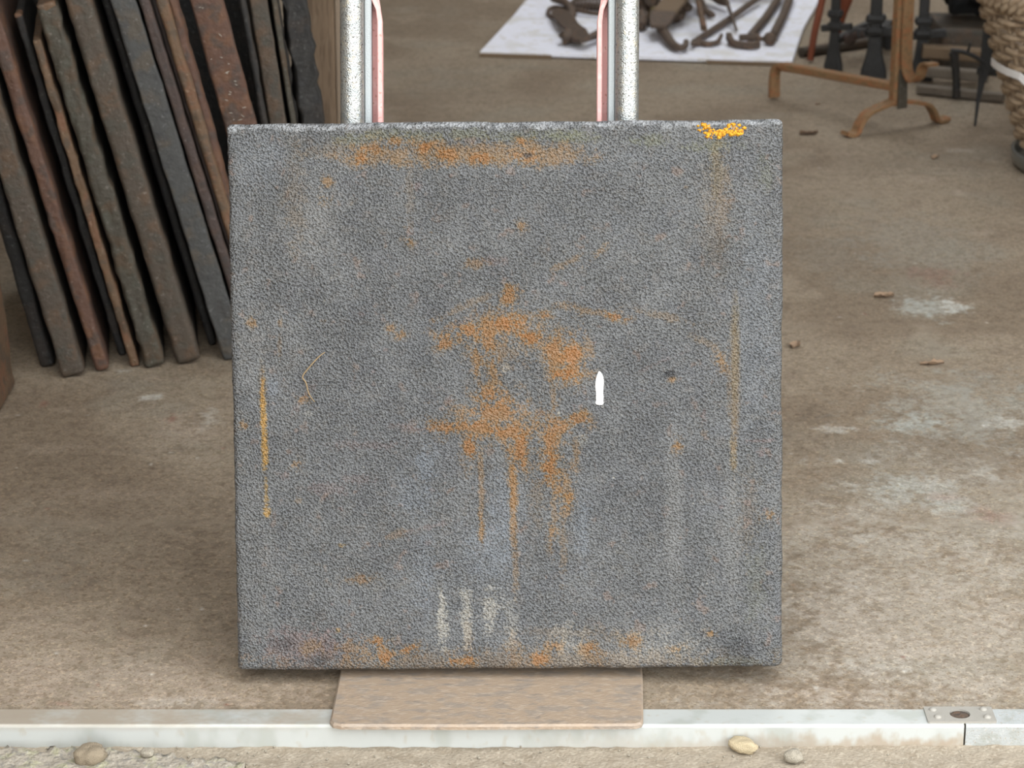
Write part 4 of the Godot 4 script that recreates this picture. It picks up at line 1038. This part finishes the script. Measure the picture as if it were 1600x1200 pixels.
	# brown log-like bar across the far tools
	rod("timber_rod", "brown wooden handle lying across the far ends of the pokers", [V.call(0.53, -4.02, 0.04), V.call(0.6, -3.99, 0.042), V.call(0.70, -4.02, 0.044)], 0.022, [0.9, 1.0, 0.9], M.wood)

# ---------------------------------------------------------------- fire dogs
func fire_dogs() -> void:
	# the rusty one in front: +z is its front, x across
	var t := thing("andiron", "rusty brown andiron with a hooked post and long log bar, nearest the camera", "andiron", Vector3(0.776, 0, -2.665), deg_to_rad(31), "fire dogs on the shed floor")
	obj("post", strip([Vector3(0, 0.05, 0), Vector3(0, 0.2, 0), Vector3(0, 0.42, 0)], 0.024, 0.022, Vector3.RIGHT), M.andiron_rust, t)
	obj("finial", pebble(Vector3(0.045, 0.05, 0.045), 41, 0.1), M.andiron_rust, t, Vector3(0, 0.44, 0))
	obj("spit_hook", strip(smooth([Vector3(0.006, 0.36, 0.016), Vector3(0.006, 0.22, 0.018), Vector3(0.006, 0.15, 0.020), Vector3(0.006, 0.122, 0.026), Vector3(0.006, 0.107, 0.043), Vector3(0.006, 0.118, 0.062), Vector3(0.006, 0.142, 0.072), Vector3(0.006, 0.15, 0.084), Vector3(0.006, 0.15, 0.104)], 6), 0.026, 0.006, Vector3.RIGHT), M.andiron_rust, t)
	obj("apron", strip([Vector3(0.004, 0.125, 0.014), Vector3(0.004, 0.045, 0.016)], 0.024, 0.006, Vector3.RIGHT, [0.8, 1.0]), M.iron_olive, t)
	for sx in [-1.0, 1.0]:
		obj("leg", strip(smooth([Vector3(sx * 0.004, 0.06, 0.0), Vector3(sx * 0.02, 0.056, 0.002), Vector3(sx * 0.05, 0.05, 0.004), Vector3(sx * 0.078, 0.042, 0.006), Vector3(sx * 0.095, 0.024, 0.006), Vector3(sx * 0.104, 0.007, 0.006), Vector3(sx * 0.118, 0.004, 0.006), Vector3(sx * 0.132, 0.009, 0.006)], 5), 0.026, 0.008, Vector3(0, 0, 1)), M.andiron_rust, t)
	var lb := obj("log_bar", strip(smooth([Vector3(0.0, 0.086, -0.01), Vector3(-0.018, 0.083, -0.12), Vector3(-0.036, 0.078, -0.25), Vector3(-0.045, 0.075, -0.318)], 5), 0.022, 0.017, Vector3.RIGHT), M.andiron_rust, t)
	obj("rear_foot", strip(smooth([Vector3(-0.044, 0.075, -0.30), Vector3(-0.046, 0.076, -0.325), Vector3(-0.047, 0.068, -0.34), Vector3(-0.047, 0.045, -0.346), Vector3(-0.047, 0.004, -0.344)], 5), 0.024, 0.01, Vector3.RIGHT, [0.9, 1.0, 1.1]), M.andiron_rust, lb)
	# dark ones behind it
	dark_dog("slim black andiron with a collared stem and flared foot, by the boards' end", Vector3(0.715, 0, -3.20), 0.8, -0.5)
	dark_dog("stout black andiron with cross arm, directly behind the rusty log bar", Vector3(0.798, 0, -3.15), 1.1, -0.25)
	dark_dog("black andiron with blocky collar standing just right of the rusty post", Vector3(0.898, 0, -3.12), 1.0, -0.15)
	# spiky leg of a grate by the basket
	t = thing("pointed_grate_leg", "grey tapered grate leg ending in a point, beside the wicker basket", "grate leg", Vector3(0.944, 0, -2.69), 0.0, "fire dogs on the shed floor")
	obj("spike", strip([Vector3(0, 0.0, 0), Vector3(0.004, 0.05, -0.005), Vector3(0.010, 0.09, -0.01), Vector3(0.018, 0.12, -0.012), Vector3(0.020, 0.2, -0.02), Vector3(0.022, 0.29, -0.02)], 0.024, 0.01, Vector3(1, 0, 0.3), [0.2, 0.35, 0.6, 1.1, 0.9, 0.7]), M.fire_dog_iron, t)
	obj("arc_arm", tube(smooth([Vector3(0.016, 0.125, -0.01), Vector3(-0.005, 0.14, -0.012), Vector3(-0.03, 0.15, -0.015), Vector3(-0.055, 0.152, -0.02)], 5), 0.0045), M.fire_dog_iron, t)
	obj("thorn", tube([Vector3(-0.022, 0.147, -0.014), Vector3(-0.016, 0.17, -0.012)], 0.0035, [1.0, 0.6]), M.fire_dog_iron, t)
	obj("cross_stub", strip([Vector3(0.0, 0.112, -0.012), Vector3(0.06, 0.105, -0.016)], 0.014, 0.01, Vector3.UP), M.fire_dog_iron, t)
	# things between and behind them
	rod("rusty_strap", "rust-red flat strap leaning beside the right end of the white board", [Vector3(0.675, 0.006, -3.30), Vector3(0.684, 0.06, -3.32), Vector3(0.698, 0.11, -3.35), Vector3(0.72, 0.19, -3.40)], 0.008, [0.9, 1.0, 1.1], M.red_rust, "iron strap", "fire dogs on the shed floor")
	rod("orange_bracket", "bright orange-rust curved bracket between two black andirons", [Vector3(0.742, 0.004, -3.40), Vector3(0.748, 0.08, -3.38), Vector3(0.76, 0.13, -3.37), Vector3(0.782, 0.2, -3.36)], 0.012, [0.5, 1.0, 1.2, 0.8], M.red_rust, "iron bracket", "fire dogs on the shed floor")
	rod("grey_floor_rod", "long grey iron rod lying on the floor behind the rusty log bar", [Vector3(0.66, 0.012, -3.36), Vector3(0.78, 0.012, -3.44), Vector3(0.9, 0.012, -3.52)], 0.012, [], M.iron_grey, "iron rod", "fire dogs on the shed floor")
	rod("iron_tongs", "dark iron tongs lying across between the two black andirons", [Vector3(0.738, 0.085, -3.20), Vector3(0.748, 0.075, -3.19), Vector3(0.755, 0.088, -3.17), Vector3(0.776, 0.1, -3.15)], 0.010, [0.8, 1.3, 0.9, 1.2], M.iron_purple, "tongs", "fire dogs on the shed floor")
	var bars := [[Vector3(0.895, 0.07, -3.10), Vector3(1.02, 0.062, -3.09), 0.017, M.board_edge, "brown wooden bar stacked highest behind the spiky grate leg"],
		[Vector3(0.885, 0.035, -3.06), Vector3(1.03, 0.028, -3.03), 0.014, M.weathered_bar, "grey iron bar stacked under the brown wooden bar"],
		[Vector3(0.87, 0.013, -2.98), Vector3(1.04, 0.011, -2.90), 0.011, M.weathered_bar, "grey iron bar lying lowest on the floor behind the grate leg"]]
	for b in bars:
		var o := obj("stacked_bar", strip([Vector3.ZERO, b[1] - b[0]], b[2] * 2.0, b[2] * 1.7, Vector3(0, 0, 1)), b[3], self, b[0])
		tag(o, b[4], "bar", "bars piled behind the grate leg")
	rod("bent_stub", "dark bent iron stub standing among the piled bars", [Vector3(0.945, 0.005, -2.93), Vector3(0.943, 0.05, -2.935), Vector3(0.936, 0.1, -2.94)], 0.009, [1.0, 0.9, 1.2], M.iron_black, "iron stub", "fire dogs on the shed floor")
	tag(obj("black_bag", pebble(Vector3(0.19, 0.15, 0.2), 77, 0.5, 1.0, 22), M.black_cloth, self, Vector3(1.04, 0.195, -3.30)), "crumpled black cloth bag behind the piled bars and the wicker basket", "bag")
	tag(obj("fire_back_block", rounded(Vector3(0.24, 0.1, 0.2), 0.008, Vector3i(4, 3, 4), 0.006, 20.0, 701), M.iron_grey, self, Vector3(1.07, 0.05, -3.28)), "dark iron block under the crumpled black bag", "iron block")

func dark_dog(label: String, at: Vector3, k: float, turn: float) -> void:
	var t := thing("black_andiron", label, "andiron", at, turn, "fire dogs on the shed floor")
	t.position = at
	obj("foot", strip([Vector3(0, 0.0, 0), Vector3(0, 0.018, 0), Vector3(0, 0.05, 0), Vector3(0, 0.105, 0)], 0.052 * k, 0.024 * k, Vector3.RIGHT, [1.0, 0.95, 0.62, 0.42]), M.fire_dog_iron, t)
	obj("stem", strip([Vector3(0, 0.1, 0), Vector3(0, 0.2, 0), Vector3(0, 0.4, 0)], 0.024 * k, 0.022 * k, Vector3.RIGHT, [1.0, 0.9, 0.8]), M.fire_dog_iron, t)
	for y in [0.105, 0.132]:
		obj("collar", strip([Vector3(0, y - 0.008, 0), Vector3(0, y, 0), Vector3(0, y + 0.008, 0)], 0.040 * k, 0.036 * k, Vector3.RIGHT, [0.85, 1.0, 0.85]), M.fire_dog_iron, t)
	obj("cross_arm", strip([Vector3(-0.035 * k, 0.098, 0.004), Vector3(0.05 * k, 0.108, 0.004)], 0.018 * k, 0.016, Vector3.UP), M.fire_dog_iron, t)
	obj("log_bar", strip(smooth([Vector3(0, 0.07, -0.01), Vector3(0, 0.072, -0.2), Vector3(0, 0.06, -0.3), Vector3(0, 0.0, -0.31)], 4), 0.018, 0.016, Vector3.RIGHT), M.fire_dog_iron, t)

# ---------------------------------------------------------------- basket
func basket() -> void:
	var c := Vector3(1.135, 0, -2.35)
	var p := thing("metal_pan", "shiny galvanised pan under the wicker log basket", "pan", c)
	obj("bowl", lathe([Vector2(0.0, 0.003), Vector2(0.155, 0.003), Vector2(0.165, 0.006), Vector2(0.170, 0.014), Vector2(0.172, 0.032), Vector2(0.176, 0.036), Vector2(0.18, 0.032), Vector2(0.178, 0.014), Vector2(0.172, 0.002), Vector2(0.15, 0.0), Vector2(0.0, 0.0)], 48), M.pan_metal if M.has("pan_metal") else mat("pan_metal", Color(0.6, 0.62, 0.62), 0.25, 0.9), p)
	var t := thing("wicker_basket", "tall woven wicker log basket cut by the right edge of view", "basket", c + Vector3(0, 0.034, 0))
	var low := 0.008
	var high := 0.282
	var rad := func(y: float) -> float: return lerpf(0.158, 0.25, (y - low) / (high - low))
	obj("base", lathe([Vector2(0, low - 0.004), Vector2(0.155, low - 0.004), Vector2(0.162, low + 0.004), Vector2(0.155, low + 0.012), Vector2(0, low + 0.012)], 40), M.wicker, t)
	var stakes := 30
	for k in stakes:
		var a := TAU * k / stakes
		var pts := []
		for j in 9:
			var y := lerpf(low, high + 0.01, j / 8.0)
			pts.append(Vector3(cos(a) * rad.call(y), y, -sin(a) * rad.call(y)))
		obj("stake", tube(pts, 0.0042, [], 6), M.wicker, t)
	var rows := 19
	for j in rows:
		var y := lerpf(low + 0.012, high, j / (rows - 1.0))
		var s := begin()
		var ring := PackedVector3Array()
		for i in 180:  # one rod, before one stake and behind the next
			var a := TAU * i / 180.0
			var r: float = rad.call(y) + 0.0075 * clampf(1.6 * cos(a * stakes * 0.5 + PI * j), -1.0, 1.0)
			ring.append(Vector3(cos(a) * r, y + 0.0012 * sin(a * 7.0 + j * 2.1), -sin(a) * r))
		sweep(s, ring, circle(0.006, 7), Vector3.UP, PackedFloat32Array(), true, true)
		obj("weave_row", done(s), M.wicker, t)
	for j in 2:
		var s := begin()
		for strand in 3:
			var ring := PackedVector3Array()
			for i in 150:
				var a := TAU * i / 150.0
				var b := a * 25.0 + TAU * strand / 3.0
				var r: float = rad.call(high) + 0.012 * cos(b)
				ring.append(Vector3(cos(a) * r, high + 0.014 + 0.012 * j + 0.009 * sin(b), -sin(a) * r))
			sweep(s, ring, circle(0.0075, 6), Vector3.UP, PackedFloat32Array(), true, true)
		obj("rim_braid", done(s), M.wicker, t)
	var tape := []
	for k in 15:
		var a := deg_to_rad(180 + k * 5.0)
		var y := 0.172 + (-0.012 if k > 6 else 0.0) - 0.0006 * k
		var r: float = rad.call(y) + 0.0165
		tape.append(Vector3(cos(a) * r, y, -sin(a) * r))
	obj("tape_strip", strip(tape, 0.014, 0.003, Vector3.UP), M.white_tape, t).set_meta("label", "white tape strip round the weave")

# ---------------------------------------------------------------- loose bits on the ground
func leaf(label: String, at: Vector3, size: float, turn: float, m: Material, sd: int, long := 1.8) -> void:
	var n := noise(sd, 3.0, 2)
	var s := begin()
	s.set_smooth_group(0)
	var rows := []
	for side in 2:
		var grid := []
		for j in 9:
			var row := PackedVector3Array()
			var v := j / 8.0
			var half := 0.5 * pow(sin(PI * clampf(v, 0.03, 0.97)), 0.7) * (1.0 + 0.3 * n.get_noise_2d(v * 3.0, sd))
			for i in 7:
				var u := (i / 6.0 - 0.5) * 2.0
				var y := 0.22 * u * u * (1.0 + n.get_noise_2d(v, u)) + 0.2 * absf(n.get_noise_2d(v * 1.3, u * 0.7)) + 0.02
				row.append(Vector3((v - 0.5) * long, y - (0.05 if side == 1 else 0.0), u * half) * size)
			grid.append(row)
		for j in 8:
			for i in 6:
				if side == 0:
					quad(s, grid[j][i], grid[j][i + 1], grid[j + 1][i + 1], grid[j + 1][i])
				else:
					quad(s, grid[j + 1][i], grid[j + 1][i + 1], grid[j][i + 1], grid[j][i])
	var o := obj("dry_leaf", done(s), m, self, at + Vector3(0, 0.001, 0))
	o.rotation.y = turn
	tag(o, label, "leaf", "dry leaves on the shed floor")

func stone(label: String, at: Vector3, size: Vector3, turn: float, m: Material, sd: int) -> void:
	var o := obj("pebble", pebble(size, sd, 0.22, 0.8, 18), m, self, at)
	o.rotation.y = turn
	tag(o, label, "stone", "loose stones on the ground outside")

func litter() -> void:
	leaf("curled brown dry leaf beside the slab's top corner, left of the andiron's feet", Vector3(0.597, 0, -2.618), 0.021, 0.2, M.dark_leaf, 1)
	leaf("pale tan crumpled leaf on the floor below the basket", Vector3(0.82, 0, -2.42), 0.016, 0.9, M.dry_leaf, 2, 1.2)
	leaf("slim tan leaf with dark stalk, just left of the chalky white floor patch", Vector3(0.597, 0, -1.515), 0.017, 0.25, M.dry_leaf, 3, 2.0)
	leaf("tan leaf half hidden by the slab's right edge", Vector3(0.428, 0, -1.262), 0.017, 1.2, M.dry_leaf, 4, 1.6)
	leaf("thin rolled leaf nearest the threshold on the open floor", Vector3(0.622, 0, -1.177), 0.014, 0.15, M.dry_leaf, 5, 2.6)
	leaf("tiny pale leaf scrap right of the andiron's left foot", Vector3(0.645, 0, -2.88), 0.009, 0.6, M.dry_leaf, 6, 1.3)
	stone("yellowish angular stone below the threshold right of the toe plate", Vector3(0.241, -0.016, 0.012), Vector3(0.032, 0.017, 0.021), -0.5, M.yellow_stone, 21)
	stone("smooth grey pebble cut by the bottom edge, right of the yellowish stone", Vector3(0.291, -0.016, 0.036), Vector3(0.020, 0.015, 0.020), 0.3, M.grey_stone, 22)
	stone("large smooth brownish stone half sunk in the crumbled edge at bottom left", Vector3(-0.436, -0.013, 0.038), Vector3(0.036, 0.022, 0.03), 0.2, M.brown_stone, 23)
	stone("round beige pebble right of the large stone in the crumbled edge", Vector3(-0.378, -0.013, 0.034), Vector3(0.014, 0.010, 0.014), 0.8, M.grey_stone, 24)
	# grit scattered before the threshold, nobody could count it
	var mm := MultiMesh.new()
	mm.transform_format = MultiMesh.TRANSFORM_3D
	mm.mesh = pebble(Vector3(0.003, 0.002, 0.0026), 61, 0.5, 1.2, 5)
	mm.instance_count = 420
	for i in 420:
		var k := rng.randf_range(0.3, 1.1)
		mm.set_instance_transform(i, Transform3D(Basis(Vector3.UP, rng.randf() * TAU).scaled(Vector3.ONE * k), Vector3(rng.randf_range(-0.68, 0.68), -0.0225, rng.randf_range(0.002, 0.1))))
	var g := MultiMeshInstance3D.new()
	g.name = "grit"
	g.multimesh = mm
	g.material_override = M.grey_stone
	add_child(g)
	g.set_meta("kind", "stuff")
	tag(g, "fine pale grit scattered on the ground along the threshold", "grit")
